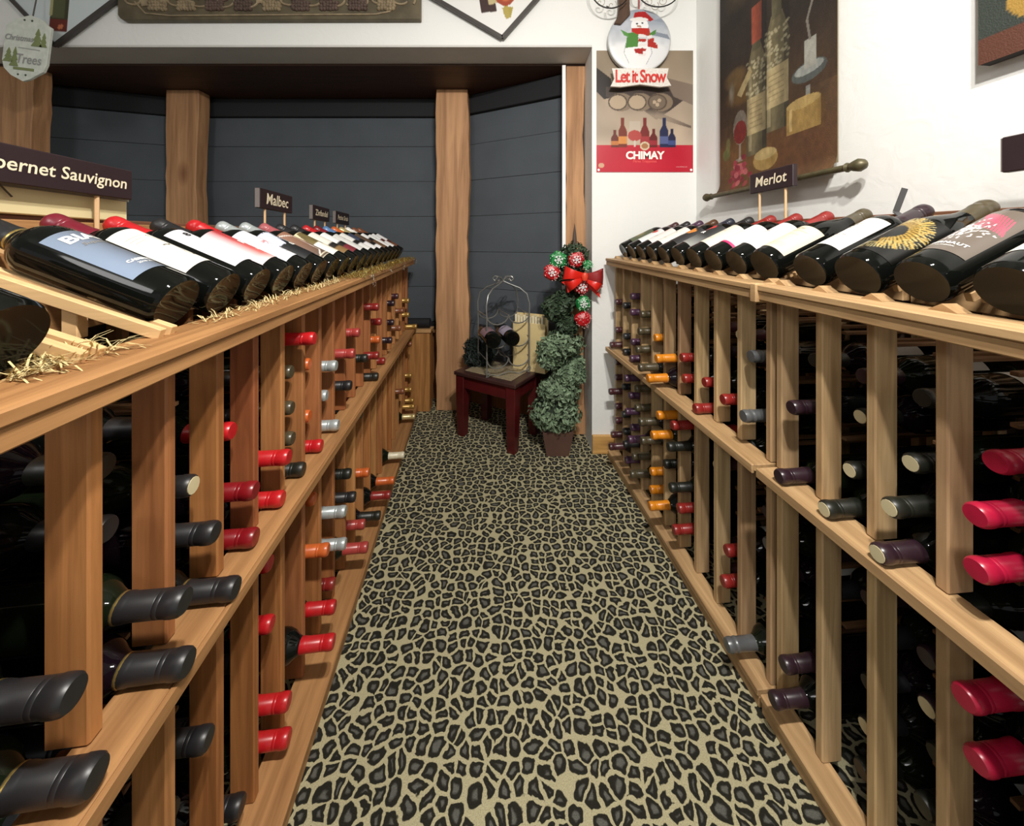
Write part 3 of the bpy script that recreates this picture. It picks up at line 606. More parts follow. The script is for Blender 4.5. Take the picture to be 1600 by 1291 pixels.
def L_jugg(t):
    P = P_('6c6259', 110, 90)
    for i in range(11):
        o = i*.05; P.line([(.35+o, .97-o*.35), (.5+o*.8, .80-o*.4), (.52+o*.85, .60-o*.15)], .009, 'd8506e')
    
    for i in range(170):
        u = rng.normal(.45, .17); v = rng.normal(.5, .12); a = rng.random()*6.28; P.line([(u, v), (u+.035*math.cos(a), v+.035*math.sin(a))], .006, 'efe8e8')
    label_patch('front_label', P, t, z0=.05, z1=.19, ang=2.1, m=PRINTG); label_text('JUGGERNAUT', .0095, INKW, t, 0, .066, offset=.0003, spacing=1.15); label_text('CABERNET SAUVIGNON', .004, INKW, t, 0, .057)
def L_green(t):
    P = P_('5a6048', 24, 20); P.ell(.5, .5, .3, .3, '9a8a60', soft=.5); label_patch('front_label', P, t, ang=2.2)
left_disp = {  # index: (cap, label fn, text, opts)
 -2: ('bk', None, 'large black bottle at the left edge, front of empty cradle', dict()),
 0: ('bk', L_bian, 'black bottle with grey-blue gradient label reading BIAN, beside empty cradle', dict(line=True)),
 1: ('dr2', L_flourish, 'bottle with cream label and thin looping script, burgundy capsule', {}),
 2: ('br', L_eight, 'bottle with plain lilac-white label printed 8, red capsule', {}),
 3: ('bk', L_hi, 'bottle with red and white label reading HI, black capsule', {}),
 4: ('br', L_redvine, 'bottle with white label and faint red vine, ringed red capsule', dict(ring=True)),
 5: ('sl', L_live, 'bottle with black and white LIVE label, silver capsule', {}),
 6: ('sl', L_guitar, 'bottle with brown label outlined in white, silver capsule', {}),
 7: ('rp', L_sepia, 'bottle with cream and olive landscape label, dusty pink capsule', {}),
 8: ('bk', L_two('ece8dc', '8a6a40'), 'black-capped bottle with white over tan label, under Malbec sign', {}),
 9: ('bk', L_two('f0f0f0', '7a2430', .5), 'black-capped bottle with white and dark red label past Malbec sign', {}),
 10: ('br', L_plain('d9d9d6'), 'red-capped bottle with pale grey label right of the Malbec sign', {}),
 11: ('dr', L_two('e8e8e4', 'e8e8e4', .55), 'dark-red-capped bottle with split white label before the blue capsule', {}),
 12: ('bl', L_two('3a4258', 'eeeeee', .6), 'bottle with pale blue capsule and navy label', {}),
 13: ('ob', L_two('5a4636', 'f4f4f4', .4), 'bottle with orange-bronze capsule and brown label', {}),
 14: ('go2', L_two('f6f6f6', '6e5038', .7), 'bottle with pale gold capsule and white strip label', {}),
 15: ('wt', L_plain('f4f4f2'), 'bottle with white capsule near the far end of left rack', {}),
 16: ('bz', L_two('f6f6f6', 'f6f6f6', .6, '5a2c20'), 'bronze-capped bottle with double white label at far end', {}),
 17: ('bz', L_two('f6f6f6', '7a4a30', .5, '5a2c20'), 'last bottle on left display, bronze capsule, by gold tinsel', {}),
}
for k, (cap, lf, txt, kw) in left_disp.items():
    Y = .571+.107*k; zt_ = RL.zt(Y)
    M = disp_matrix(RL, Y, -.018, zt_+.041, -.302, zt_+.158+.02*Y, -.10)
    t = bottle(txt, 'display bottles on left rack', M, cap, n=36, glass=GLASS, **kw)
    if lf: lf(t)
right_disp = [  # nearest first
 ('ol', L_plain('e8e4d6', txt='2018', ang=2.3), 'bottle with cream label at the right edge of the frame, nearest on right rack', dict(), 'bordeaux'),
 ('bk', L_jugg, 'bottle with pink and white JUGGERNAUT label', dict(), 'bordeaux'),
 ('ol', L_gold, 'unlabelled dark bottle printed with a gold curved feather ring', dict(ring=True), 'burgundy'),
 ('dp', L_script, 'bottle with white label and small black sketch, plum capsule', {}, 'bordeaux'),
 ('ol', L_beige, 'bottle with large beige text label at joint of right racks', {}, 'burgundy'),
 ('rd', L_plain('f0eeea', txt='NAPA'), 'red-capped bottle with white label, third red cap from Merlot sign', {}, 'bordeaux'),
 ('rd', L_magenta, 'red-capped bottle with white label and magenta bottom stripe', {}, 'bordeaux'),
 ('rd', L_plain('e6e0cc'), 'red-capped bottle with cream label below the Merlot sign', {}, 'bordeaux'),
 ('bk', L_heart, 'bottle with red heart on dark label reading EAR', {}, 'bordeaux'),
 ('nv', L_orange, 'bottle with orange figure on dark label, navy capsule', {}, 'bordeaux'),
 ('br2', L_plain('eceae2'), 'brown-capped bottle with plain white label', {}, 'bordeaux'),
 ('pu', L_dots2, 'purple-capped bottle with white label and red dot', {}, 'bordeaux'),
 ('bk', L_dots, 'black-capped bottle with white label and two spots', {}, 'bordeaux'),
 ('bp', L_green, 'farthest bottle on right rack, maroon capsule, by white wall', {}, 'bordeaux')]
for k, (cap, lf, txt, kw, kd) in enumerate(right_disp):
    Y = .5225+.107*k+(.006 if k > 3 else 0)+(.022 if k > 3 else 0); zt_ = RR.zt(Y)
    M = disp_matrix(RR, Y, -.014, zt_+.043, -.320, zt_+.186, -.12, lz=1.06)
    t = bottle(txt, 'display bottles on right rack', M, cap, kind=kd, n=36, **kw)
    if lf: lf(t)

# ------------------------------------------------------------------ varietal signs on stakes
SIGN = mat('dark_plum_sign_paint', '2a1c20', .45, noise=.15); SIGNE = mat('pale_sign_edge', '6f6763', .7); STAKE = wood('birch_stake', ['e0bd92', 'd8b080'], 'z', vary=.4)  # end faces in a paler tone than the board
LET = mat('cream_letter_paint', 'efe2c4', .6)
def sign(R, words, label, Ya, Yb, z0, z1, out, size, zfoot, tsize, edge=False, dx=0):
    if R.side == 'left': Ya += .0415; Yb += .0415; out = -.36
    Yc = (Ya+Yb)/2; L = abs(Yb-Ya)*R.nm; o = R.pos(Yc, out, z0); right = R.d if R.side == 'left' else -R.d
    fwd = -R.n  # local y points away from the viewer
    M = Matrix.Identity(4); rt = right
    for i in range(3): M[i][0] = rt[i]; M[i][1] = fwd[i]; M[i][3] = o[i]
    t = thing('varietal_sign', label, 'sign', group='varietal signs on the racks', mtx=M)
    h = z1-z0
    MB().box(-L/2, L/2, 0, .018, 0, h).build('sign_board', SIGN, t, .002)
    MB().box(-L/2-.0015, -L/2, .001, .017, .002, h-.002).build('end_face', SIGNE, t)
    for sx in (-L*.3, L*.3):
        MB().tube([(sx, .009, zfoot-z0), (sx, .009, .004)], .0042, 8).build('stake', STAKE, t)
    if words: text_flat('lettering', words, tsize, LET, t, lambda a, b: (a+dx, -.0012, h*.5+b), offset=.0006*tsize/.05, shear=.12)
    return t
sign(RL, 'Cabernet Sauvignon', 'long dark sign lettered Cabernet Sauvignon at the left edge', .50, .865, 1.288, 1.357, -.39, .3, 1.20, .0345, dx=.028)
sign(RL, 'Malbec', 'dark sign lettered Malbec on two stakes above left rack', 1.39, 1.645, 1.325, 1.402, -.388, .3, 1.20, .062)
sign(RL, 'Zinfandel', 'small dark Zinfandel sign beyond the Malbec sign', 1.86, 2.08, 1.315, 1.39, -.388, .3, 1.20, .044)
sign(RL, 'Petite Sirah', 'farthest dark sign on left rack, lettered Petite Sirah', 2.18, 2.42, 1.315, 1.39, -.388, .3, 1.20, .04)
sign(RR, 'Merlot', 'dark sign lettered Merlot in front of the scroll painting', 1.24, 1.443, 1.388, 1.466, -.34, .3, 1.25, .054)
sign(RR, '', 'plum sign cut off by the right edge of the frame', .52, .745, 1.335, 1.41, -.36, .3, 1.25, .05)
# flat cream box lying behind the Cabernet sign, and small lamp clip by the right wall
t = thing('cardboard_box', 'flat cream printed box behind the Cabernet Sauvignon sign', 'box', RL.pos(.78, -.44, 1.238), math.atan2(RL.d.y, RL.d.x))
MB().box(-.22, .15, -.05, .05, 0, .062).build('box_body', mat('cream_card', 'd9cb9d', .7), t, .002)
MB().box(-.222, .152, -.0515, -.0505, .048, .060).build('grey_lid_edge', mat('grey_card', '8c8574', .7), t)
MB().tube([(-.14, -.052, .05), (-.12, -.056, .075), (-.08, -.056, .03)], .0015, 6).build('string', mat('dark_string', '4a4034', .8), t)
t = thing('card_holder', 'small grey bent metal card holder on the right rack', 'card holder', RR.pos(.955, -.392, RR.zt(.95)+.178), math.atan2(RR.d.y, RR.d.x))
mb = MB(); mb.bar((0, 0, 0), (.012, 0, .012), .02, .002, (1, 0, 0)); mb.bar((.012, 0, .012), (.0, -.012, .075), .018, .002, (1, 0, 0)); mb.build('strip', mat('dark_grey_plastic', '4a4a4c', .5), t)

# ------------------------------------------------------------------ straw and tinsel
def strands(n, fn, ln, r, m, name, seed, curl=.6):
    r_ = random.Random(seed); mb = MB()
    for i in range(n):
        p = Vector(fn(r_)); a = r_.random()*6.28; el = r_.uniform(-.3, .7); d = Vector((math.cos(a)*math.cos(el), math.sin(a)*math.cos(el), math.sin(el))); L = ln*r_.uniform(.5, 1.2)
        side = Vector((-d.y, d.x, 0)).normalized()*r*r_.uniform(.6, 1.3); c = p+d*L/2+Vector((0, 0, L*curl*.25)); q = p+d*L
        mb.add([p-side, p+side, c+side, c-side, q+side*.6, q-side*.6], [(0, 1, 2, 3), (3, 2, 4, 5)])
    o = mb.build(name, m); o['kind'] = 'stuff'; return o
STRAW = mat('dry_straw', 'c9b682', .7); TINS = mat('gold_tinsel_foil', 'd3bd72', .25, metal=.7)
def on_left(r_, a, b, w=(-.03, .03)):
    Y = r_.uniform(a, b); return RL.pos(Y, r_.uniform(*w), RL.zt(Y)+.002)
o = strands(260, lambda r_: on_left(r_, .36, .47, (-.05, -.005)), .035, .0008, STRAW, 'straw', 2); tag(o, 'pale straw under the near bottles on the left rail', 'straw')
o = strands(420, lambda r_: on_left(r_, .60, 1.25, (-.03, .018)), .022, .0009, STRAW, 'straw', 3); tag(o, 'thin line of straw along the middle of the left rail', 'straw')
o = strands(1500, lambda r_: on_left(r_, 1.28, 2.55, (-.03, .055)), .03, .0013, TINS, 'gold_tinsel', 4); tag(o, 'gold tinsel strewn along the far end of the left rail', 'tinsel')
def hang(r_):
    Y = r_.choice([1.42, 1.75, 2.1, 2.45, 2.57])+r_.uniform(-.02, .02); return RL.pos(Y, .058, RL.zt(Y)-r_.uniform(0, .05))
o = strands(90, hang, .02, .0012, mat('silver_tinsel_foil', 'd8d6c8', .25, metal=.6), 'silver_tinsel', 5); tag(o, 'silver tinsel wisps hanging off the left rail', 'tinsel')

# ------------------------------------------------------------------ right wall: scroll painting and canvas
dW = Vector((-.0869, 1, 0)).normalized(); nW = Vector((-1, -.0869, 0)).normalized()
def wallR(Y, z, off=0): return Vector((xr(Y), Y, z))+nW*off
def wall_frame(o):   # local x = reader's right (toward camera), y into wall, z up
    M = Matrix.Identity(4)
    for i in range(3): M[i][0] = -dW[i]; M[i][1] = -nW[i]; M[i][3] = o[i]
    return M
Yc = (1.823+1.225)/2; wS = (1.823-1.225)*1.0038; zb = 1.44; hS = 1.05
t = thing('scroll_painting', 'hanging scroll painting of two wine bottles, candle and cheese', 'painting', mtx=wall_frame(wallR(Yc, zb, .035)))
P = Paint(200, 350, hS/wS, '3e2e20'); P.grad('5e4226', '30261e', 'v', 0, .6); P.noise(.45, 5); P.noise(.2, 11)
P.ell(.25, .12, .5, .14, '80592c', .7, soft=.6).ell(.75, .1, .4, .12, '6a4226', .6, soft=.6).ell(.25, .42, .2, .06, '7a5a2c', .7, .4)
P.ell(.22, .88, .2, .1, '6a5840', .5, .6).rect(0, .78, .12, 1, '3c3830', .4)
def pbottle(cu, b, wb, hb, hn, cap):
    g = '6f664a'
    P.rect(cu-wb, b, cu+wb, b+hb, g); P.poly([(cu-wb, b+hb), (cu+wb, b+hb), (cu+wb*.45, b+hb*1.25), (cu-wb*.45, b+hb*1.25)], g); P.rect(cu-wb*.42, b+hb*1.2, cu+wb*.42, b+hn, '5c563e')
    P.rect(cu-wb*.5, b+hn*.75, cu+wb*.5, b+hn, cap); P.rect(cu-wb*.8, b+.02, cu-wb*.5, b+hb, 'b3a780', .55); P.rect(cu+wb*.6, b, cu+wb, b+hb, '2e2a1e', .6)
    P.rect(cu-wb*.95, b+hb*.25, cu+wb*.95, b+hb*.68, 'b8a77c'); 
    for i in range(6): P.rect(cu-wb*.7, b+hb*(.32+.055*i), cu+wb*.6, b+hb*(.335+.055*i), '8a7a54', .6)
    for i in range(60): P.ell(cu+rng.uniform(-wb, wb), b+rng.uniform(hb*.68, hb*1.1), .012, .006, 'c8c09c', .5)
def shade_(cu, wb, lo, hi, k0=.55, k1=.75):
    m_ = (abs(P.U-cu) < wb) & (P.V > lo) & (P.V < hi); f_ = k0+k1*np.exp(-((P.U-cu+wb*.35)/(wb*.5))**2); P.c[m_] *= f_[m_][:, None]
pbottle(.58, .20, .10, .36, .75, '8a4428'); pbottle(.40, .13, .095, .36, .62, '9a4a34')
shade_(.58, .10, .20, .95); shade_(.40, .095, .13, .75)
P.poly([(.20, .42), (.25, .40), (.36, .48), (.34, .51)], 'bba878')
P.rect(.80, .25, .83, .31, '8c8c84').ell(.82, .36, .12, .035, '5a605c').ell(.82, .37, .10, .02, 'a6aaa4').rect(.79, .37, .87, .47, 'b6b6aa').line([(.83, .47), (.81, .54), (.86, .62), (.82, .7)], .008, '8a8478')
P.rect(.66, .16, .90, .26, 'a38449').ell(.78, .26, .12, .02, 'b89c60').rect(.68, .17, .7, .25, 'e0c486', .6)
P.ell(.48, .10, .11, .045, 'b09154').ell(.48, .12, .10, .022, 'c4ac74')
P.ell(.235, .27, .075, .075, 'a8a094', .45).ell(.235, .25, .068, .05, '7c2420').rect(.225, .13, .245, .2, 'b0a89c', .6).ell(.235, .13, .05, .008, 'b0a89c', .6)
for i in range(38): P.ell(.22+rng.normal(0, .05), .075+rng.normal(0, .025), .024, .013, ['a8404a', 'c86a6c', '8a2c38'][i % 3])
P.ell(.08, .17, .05, .03, '6c7440', .8, .3).ell(.1, .21, .03, .04, '7c7c48', .7, .3).ell(.55, .02, .4, .04, '6a4522', .6, .8)
P.ell(.90, .21, .05, .08, '6a4c1e', .6, 1.0).ell(.54, .085, .06, .035, '7a5a24', .6, 1.0).ell(.18, .50, .14, .05, '8a6c3c', .6, .4).ell(.14, .44, .04, .06, 'b5b0a0', .5, .8)
P.c *= (1-.35*((P.U-.5)*2)**2*(P.V > .3))[..., None]; P.noise(.16, 40); P.noise(.12, 80); P.c *= .85
def sc_fn(u, v):
    curl = .02*max(0, 1-v/.05)**2
    return ((u-.5)*wS+.0*v, -curl-.001, v*hS)
link('painted_canvas', P.mesh('painted_canvas', sc_fn, CANVAS), t)
MB().box(-wS/2, wS/2, .001, .004, .02, hS).build('canvas_backing', mat('canvas_edge', '8a8068', .8), t)
rodm = mat('antique_bronze_rod', '5a543c', .45, metal=.4, noise=.3, nscale=40)
MB().tube([(-wS/2-.03, -.022, -.01), (wS/2+.045, -.022, -.01)], .011, 12).build('bottom_rod', rodm, t)
for sx in (-1, 1):
    x = sx*(wS/2+(.03 if sx < 0 else .045)); MB().tube([(x, -.022, -.01), (x+sx*.008, -.022, -.01), (x+sx*.016, -.022, -.01), (x+sx*.03, -.022, -.01), (x+sx*.045, -.022, -.01), (x+sx*.058, -.022, -.01), (x+sx*.068, -.022, -.01)], [.011, .016, .011, .017, .021, .016, .003], 12).build('finial', rodm, t)
# canvas picture at the right edge
t = thing('canvas_picture', 'thick canvas picture of glass and yellow fruit, cut by right edge', 'painting', mtx=wall_frame(wallR(.68, 1.612, .035)))
P = Paint(90, 130, 1.3, '2e3630'); P.noise(.4, 6); P.rect(0, 0, 1, .12, '5a3222'); P.ell(.34, .23, .22, .12, 'a58238').ell(.5, .15, .3, .03, '6a4a20').ell(.45, .2, .05, .03, 'c9a85a', soft=.5); P.line([(.35, .25), (.3, .45), (.33, .7)], .012, '8a9484'); P.line([(.12, .3), (.2, .45), (.2, .8)], .01, '76806f')
link('picture_face', P.mesh('picture_face', lambda u, v: ((u-.5)*.4, -.001, v*.5), CANVAS), t); MB().box(-.2, .2, 0, .03, 0, .5).build('canvas_box', mat('canvas_side', '1e1a18', .7), t, .002)

# ------------------------------------------------------------------ back wall: poster, snow globe plaque, iron sconce
def back_frame(px, py, Y): return at(px, py, Y)
def pscale(Y): return Y/F
Yp = YW-.004; k = pscale(Yp)
t = thing('wall_poster', 'beer poster with barrels, bottles and red band reading CHIMAY', 'poster', at(1007.5, 269, Yp)); wP = 151*k; hP = 190*k
P = Paint(170, 210, hP/wP, 'a89684'); P.grad('c0ad98', '94846f', 'v', .25, 1); P.noise(.25, 6)
P.poly([(0, .86), (.15, .77), (.2, .62), (.08, .6), (0, .66)], '2c2624').poly([(.1, .7), (.9, .7), (.95, .62), (.75, .5), (.62, .43), (.5, .5), (.1, .62)], '4a3f3a').poly([(.7, .78), (1, .72), (1, .55), (.8, .62)], '857466')
P.poly([(.62, .5), (.98, .38), (.98, .36), (.6, .45)], '6a5a50').ell(.5, .42, .5, .1, 'b9a792', .6, .5)
for cu in (.22, .42, .63): P.ell(cu+.03, .575, .13, .075, '8c7a66').ell(cu, .575, .10, .068, '5a4c40').ell(cu, .575, .085, .057, 'bba68c' if cu < .6 else '7c6c5c')
P.ell(.60, .575, .02, .015, 'c2ac92').ell(.65, .59, .02, .015, 'c2ac92').ell(.63, .555, .02, .015, 'c2ac92')
P.rect(0, 0, 1, .222, 'c41f36'); P.ell(.5, .05, .5, .1, 'd8283e', .5, .8)
def pb(cu, h, w, c1, c2):
    P.rect(cu-w, .205, cu+w, .205+h*.55, c1); P.poly([(cu-w, .205+h*.55), (cu+w, .205+h*.55), (cu+w*.4, .205+h*.75), (cu-w*.4, .205+h*.75)], c1); P.rect(cu-w*.38, .2+h*.7, cu+w*.38, .205+h, c1); P.rect(cu-w, .205+h*.12, cu+w, .205+h*.38, c2)
pb(.19, .14, .04, '6a2c20', 'c87a40'); pb(.27, .24, .045, '7a3020', 'd9904a'); pb(.50, .24, .045, '7a2624', 'a8383c'); pb(.59, .15, .04, '6a2020', 'a02c38'); pb(.70, .24, .045, '262c50', '5a6494'); pb(.78, .15, .04, '282848', '46548a')
P.rect(.34, .26, .45, .42, 'cfc2b4', .5).ell(.395, .30, .07, .045, 'b84a44').rect(.385, .21, .405, .26, 'd8ccc0').ell(.5, .215, .05, .035, 'e0cfae').ell(.5, .215, .035, .022, 'b07a50')
P.ell(.05, .055, .03, .02, 'd8a888')
link('poster_print', P.mesh('poster_print', lambda u, v: ((u-.5)*wP, 0, v*hP), PRINTG), t)
MB().box(-wP/2, wP/2, .0005, .003, 0, hP).build('poster_sheet', mat('white_paper', 'ecebe6', .7), t)
text_flat('lettering', 'CHIMAY', .060, mat('cream_print_ink', 'f6efe4', .5), t, lambda a, b: (a, -.001, hP*.135+b), offset=.0022, spacing=.95)
text_flat('lettering', 'Pères Trappistes', .02, mat('red_print_ink', 'e0504e', .5), t, lambda a, b: (a, -.001, hP*.088+b), offset=.0004)
text_flat('lettering', 'www.chimay.com', .009, mat('pink_print_ink', 'e8b0b0', .5), t, lambda a, b: (a+wP*.38, -.001, .03+b))
for sx in (-1, 1): MB().lathe([(.006, 0), (.007, .002), (.001, .004)], 10).build('pin', mat('white_pin', 'f4f4f4', .4), t, 0, loc=(sx*(wP/2-.012), 0, .012), rot=(PI/2, 0, 0))
# plaque
Yg = YW-.03; k = pscale(Yg)
t = thing('snow_globe_plaque', 'round snowman snow globe plaque reading Let it Snow, above beer poster', 'plaque', at(998, 140, Yg)); R_ = 48*k; cz = 75*k
P = Paint(130, 130, 1, 'ffffff'); ru = .5
P.grad('f0f2f4', 'a9b1bd', 'v', .35, .75); P.noise(.12, 14); P.ell(.2, .75, .2, .12, 'c9ced6', soft=.5)
P.poly([(.75, .62), (.95, .58), (.99, .5), (.7, .56)], '8c96a4').poly([(.7, .8), (.85, .86), (.9, .78)], '98a2b0').ell(.5, .2, .6, .3, 'f4f5f6', soft=.2)
P.ell(.45, .25, .22, .2, 'fbfbfb').ell(.49, .72, .14, .13, 'fdfdfd').line([(.32, .12), (.24, .28), (.27, .45)], .006, 'b8bcc2').line([(.6, .1), (.69, .28), (.66, .42)], .006, 'b8bcc2')
P.poly([(.26, .36), (.30, .6), (.48, .62), (.46, .38)], '4f8a3c').poly([(.3, .6), (.18, .66), (.24, .56), (.32, .52)], '5a9a48').poly([(.62, .58), (.76, .66), (.74, .58), (.66, .54)], '4f8a3c')
P.poly([(.36, .68), (.64, .68), (.66, .6), (.5, .55), (.36, .62)], 'c0281e'); 
for i in range(5): P.poly([(.47+.01*i, .58-.075*i), (.60, .57-.075*i), (.58, .53-.075*i), (.46, .535-.075*i)], ['f4ece8', 'b8302a'][i % 2]); P.poly([(.58+.03*i, .60-.05*i), (.66+.03*i, .62-.05*i), (.64+.035*i, .55-.05*i), (.58+.03*i, .56-.05*i)], ['b8302a', 'f4ece8'][i % 2])
P.poly([(.40, .34), (.54, .36), (.54, .26), (.42, .28)], 'b01f1c').poly([(.62, .5), (.76, .44), (.72, .36), (.62, .38)], 'b8241e')
P.poly([(.38, .82), (.42, .94), (.58, .96), (.72, .82), (.66, .79), (.5, .86)], 'b41e22').ell(.48, .82, .15, .035, 'f6f2ee').ell(.45, .75, .018, .014, '303030').ell(.53, .76, .018, .014, '303030').line([(.46, .71), (.50, .70)], .012, 'b08060')
def disc(u, v):
    x, y = u*2-1, v*2-1; r = math.hypot(x, y)
    m_ = max(abs(x), abs(y)); s = m_/r if r > 1e-6 else 1   # square to disc
    x, y = x*s, y*s; rr = min(1, math.hypot(x, y)); return (x*R_, -.012*math.sqrt(max(0, 1-rr*rr))-.011, cz+y*R_)
# colours sampled in disc space
U0, V0 = P.U.copy(), P.V.copy(); x = U0*2-1; y = V0*2-1; r = np.hypot(x, y)+1e-9; s_ = np.maximum(abs(x), abs(y))/r; xi = np.clip(((x*s_+1)/2*129), 0, 129).astype(int); yi = np.clip(((y*s_+1)/2*129), 0, 129).astype(int); P.c = P.c[yi, xi]
link('globe_picture', P.mesh('globe_picture', disc, PRINTG), t)
n = 40; MB().prism([(R_*1.02*math.cos(i*2*PI/n), cz+R_*1.02*math.sin(i*2*PI/n)) for i in range(n)], -.010, .01, 'xz').build('globe_rim', mat('pale_metal_edge', 'b9bbb8', .4, metal=.3), t)
b0 = [(-46, 2), (-40, 14), (-44, 30), (44, 30), (41, 16), (48, 3), (30, 1), (0, 5), (-30, 1)]
MB().prism([(a*k, b*k) for a, b in b0], -.026, -.012, 'xz').build('banner', mat('speckled_white_banner', 'd9d3cb', .7, noise=.15, nscale=120), t, .0015)
text_flat('lettering', 'Let it Snow', .072, mat('glitter_red', 'c4322c', .4, noise=.3, nscale=200), t, lambda a, b: (a*1.0, -.0275, 16.5*k+b*1.35), offset=.0018, shear=.0, spacing=.86)
MB().tube([(0, -.004, 75*k+R_), (.002, -.004, 75*k+R_+.12)], .0035, 6).build('hanging_ribbon', mat('red_ribbon_cord', 'b84a4a', .6), t)
# wrought iron sconce
Ys = YW-.05; k = pscale(Ys)
t = thing('iron_sconce', 'wrought iron candle sconce on brown wood above the snow globe', 'sconce', at(975, 40, Ys))
IRON = mat('black_wrought_iron', '1c1a19', .5, metal=.5)
MB().prism([(a*k, b*k) for a, b in [(-16, 2), (-10, 14), (-8, 30), (-9, 90), (9, 90), (8, 30), (9, 16), (-6, 0)]], -.012, .02, 'xz').build('wood_backplate', wood('dark_stained_wood', ['4a3222', '523a28'], 'z'), t, .003)
def arc(cx, cy, rx, ry, a0, a1, n=14, yy=0): return [((cx+rx*math.cos(math.radians(a0+(a1-a0)*i/n)))*k, yy, (cy+ry*math.sin(math.radians(a0+(a1-a0)*i/n)))*k) for i in range(n+1)]
for nm, pts in (('left_basket', arc(-25, 48, 30, 30, 170, 330)), ('right_basket', arc(48, 46, 32, 26, 200, 370)), ('centre_loop', arc(18, 56, 10, 20, 190, 350))): MB().tube([(a, -.05, c) for a, b, c in pts], .0035, 8).build('iron_hoop', IRON, t)
for cx, cy in ((-38, 34), (-20, 30), (35, 34), (58, 36), (46, 28)):
    sp = [((cx+(1+.8*i)*math.cos(i*.55)*.7)*k, -.012, (cy+(1+.8*i)*math.sin(i*.55)*.7)*k) for i in range(14)]; MB().tube(sp, .0022, 6).build('scroll_wire', mat('pale_grey_wire', 'b4aea2', .6), t)
for cx in (-28, 44): MB().tube([(cx*k, -.05, 20*k), (cx*k, -.012, 28*k)], .003, 6).build('bracket', IRON, t)

# ------------------------------------------------------------------ header wall decorations
Yr = YW-.03; k = pscale(Yr)
t = thing('relief_plaque', 'long bronze grape and vine relief plaque on header wall', 'wall art', at(421, 32, Yr)); wR = 472*k
BRZ = mat('aged_bronze_relief', '5c5340', .55, metal=.15, noise=.35, nscale=10)
mb = MB().prism([(-wR/2+.03, 0), (wR/2, .004), (wR/2, .36), (-wR/2, .36), (-wR/2, .03), (-wR/2+.012, .012)], -.005, .028, 'xz'); mb.build('plaque_board', BRZ, t, .003)
r_ = random.Random(11); vine = MB(); lv = MB(); gr = MB()
CRM = mat('pale_relief', '8a7a60', .55, noise=.25, nscale=30); MRN = mat('mauve_relief', '57463e', .6, noise=.2)  # paler and mauve tones of the raised vine, grapes and leaves
for i in range(13):
    x0 = -wR/2+.10+i*(wR-.2)/12; pts = [(x0+.075*math.cos(a*.9+i)*(1-.08*a), -.008, .06+.045*math.sin(a*.9+i)*(1-.08*a)+.05) for a in np.linspace(0, 7, 18)]; vine.tube(pts, .006, 6)
pts = [(-wR/2+.1, -.008, .1), (-wR/2+.16, -.008, .035), (-wR/2+.3, -.008, .022), (wR/2-.25, -.008, .03), (wR/2-.17, -.008, .045), (wR/2-.15, -.008, .09)]; vine.tube(pts, .005, 6)
vine.build('vine_relief', CRM, t)
for gx in np.linspace(-.62, .66, 9):
    r_.seed(int(gx*100)+5)
    g = MB()
    for j in range(22):
        a, b = (j % 6-2.5)*.016+r_.uniform(-.003, .003), (j//6-1.5)*.017+r_.uniform(-.003, .003); g.lathe([(.001, -.012), (.010, -.007), (.0135, 0), (.010, .007), (.001, .012)], 8, (gx+a, -.008, .085+b))
    g.build('grape_cluster', (CRM, MRN)[int(abs(gx)*10) % 2], t)
for i in range(16):
    x0 = r_.uniform(-wR/2+.12, wR/2-.12); z0 = r_.uniform(.08, .2); n = 11; mb = MB()
    mb.prism([(x0+(.04+.016*math.cos(5*j*2*PI/n*1.0))*math.cos(j*2*PI/n), z0+(.035+.014*math.cos(5*j*2*PI/n))*math.sin(j*2*PI/n)) for j in range(n)], -.012, -.004, 'xz'); mb.build('vine_leaf', MRN if i % 2 else CRM, t, .002)
def diamond(label, corner, lft, rgt, art):
    """square frame hung on a corner, given the pixel of its bottom corner and points up its left and right sides"""
    Yd = YW-.02; cpt = at(*corner, Yd); l = at(*lft, Yd)-cpt; r = at(*rgt, Yd)-cpt
    t = thing('diamond_frame', label, 'picture', cpt); S = .62
    a = l.normalized()*S; b = r.normalized()*S; ux, uz = b.normalized(), a.normalized()
    def fn(u, v): p = b*u+a*v; return (p.x, -.004, p.z)
    P = Paint(110, 110, 1, 'f3f2ee'); art(P); link('print', P.mesh('print', fn, PRINT), t)
    FR = mat('dark_grey_metal_frame', '4e4a48', .4, metal=.4)
    for p, q in (((0, 0, 0), b), (b, b+a), (b+a, a), (a, (0, 0, 0))): MB().bar(Vector(p)+Vector((0, -.004, 0)), Vector(q)+Vector((0, -.004, 0)), .022, .018, (0, -1, 0)).build('frame_bar', FR, t, .001)
    return t
def art_r(P):
    P.c[:] = lin('f4f3f0'); P.line([(.10, .38), (.02, .62)], .0, 'ffffff')
    P.poly([(.10, .30), (.19, .20), (.48, .50), (.40, .58)], '3c2420').poly([(.20, .30), (.27, .24), (.40, .37), (.34, .43)], 'c9b98a')
    P.poly([(.175, .105), (.20, .065), (.27, .10), (.30, .12), (.24, .19), (.22, .16)], 'b3a24a'); P.line([(.19, .09), (.27, .17)], .016, 'b7a552'); P.ell(.35, .24, .10, .085, 'a84424', ang=.8).ell(.41, .30, .1, .07, 'e6ddd2', .7, ang=.8); P.ell(.34, .22, .05, .04, 'd07040', soft=.5)
    P.line([(.45, .12), (.5, .3)], .004, '4a4a4a')
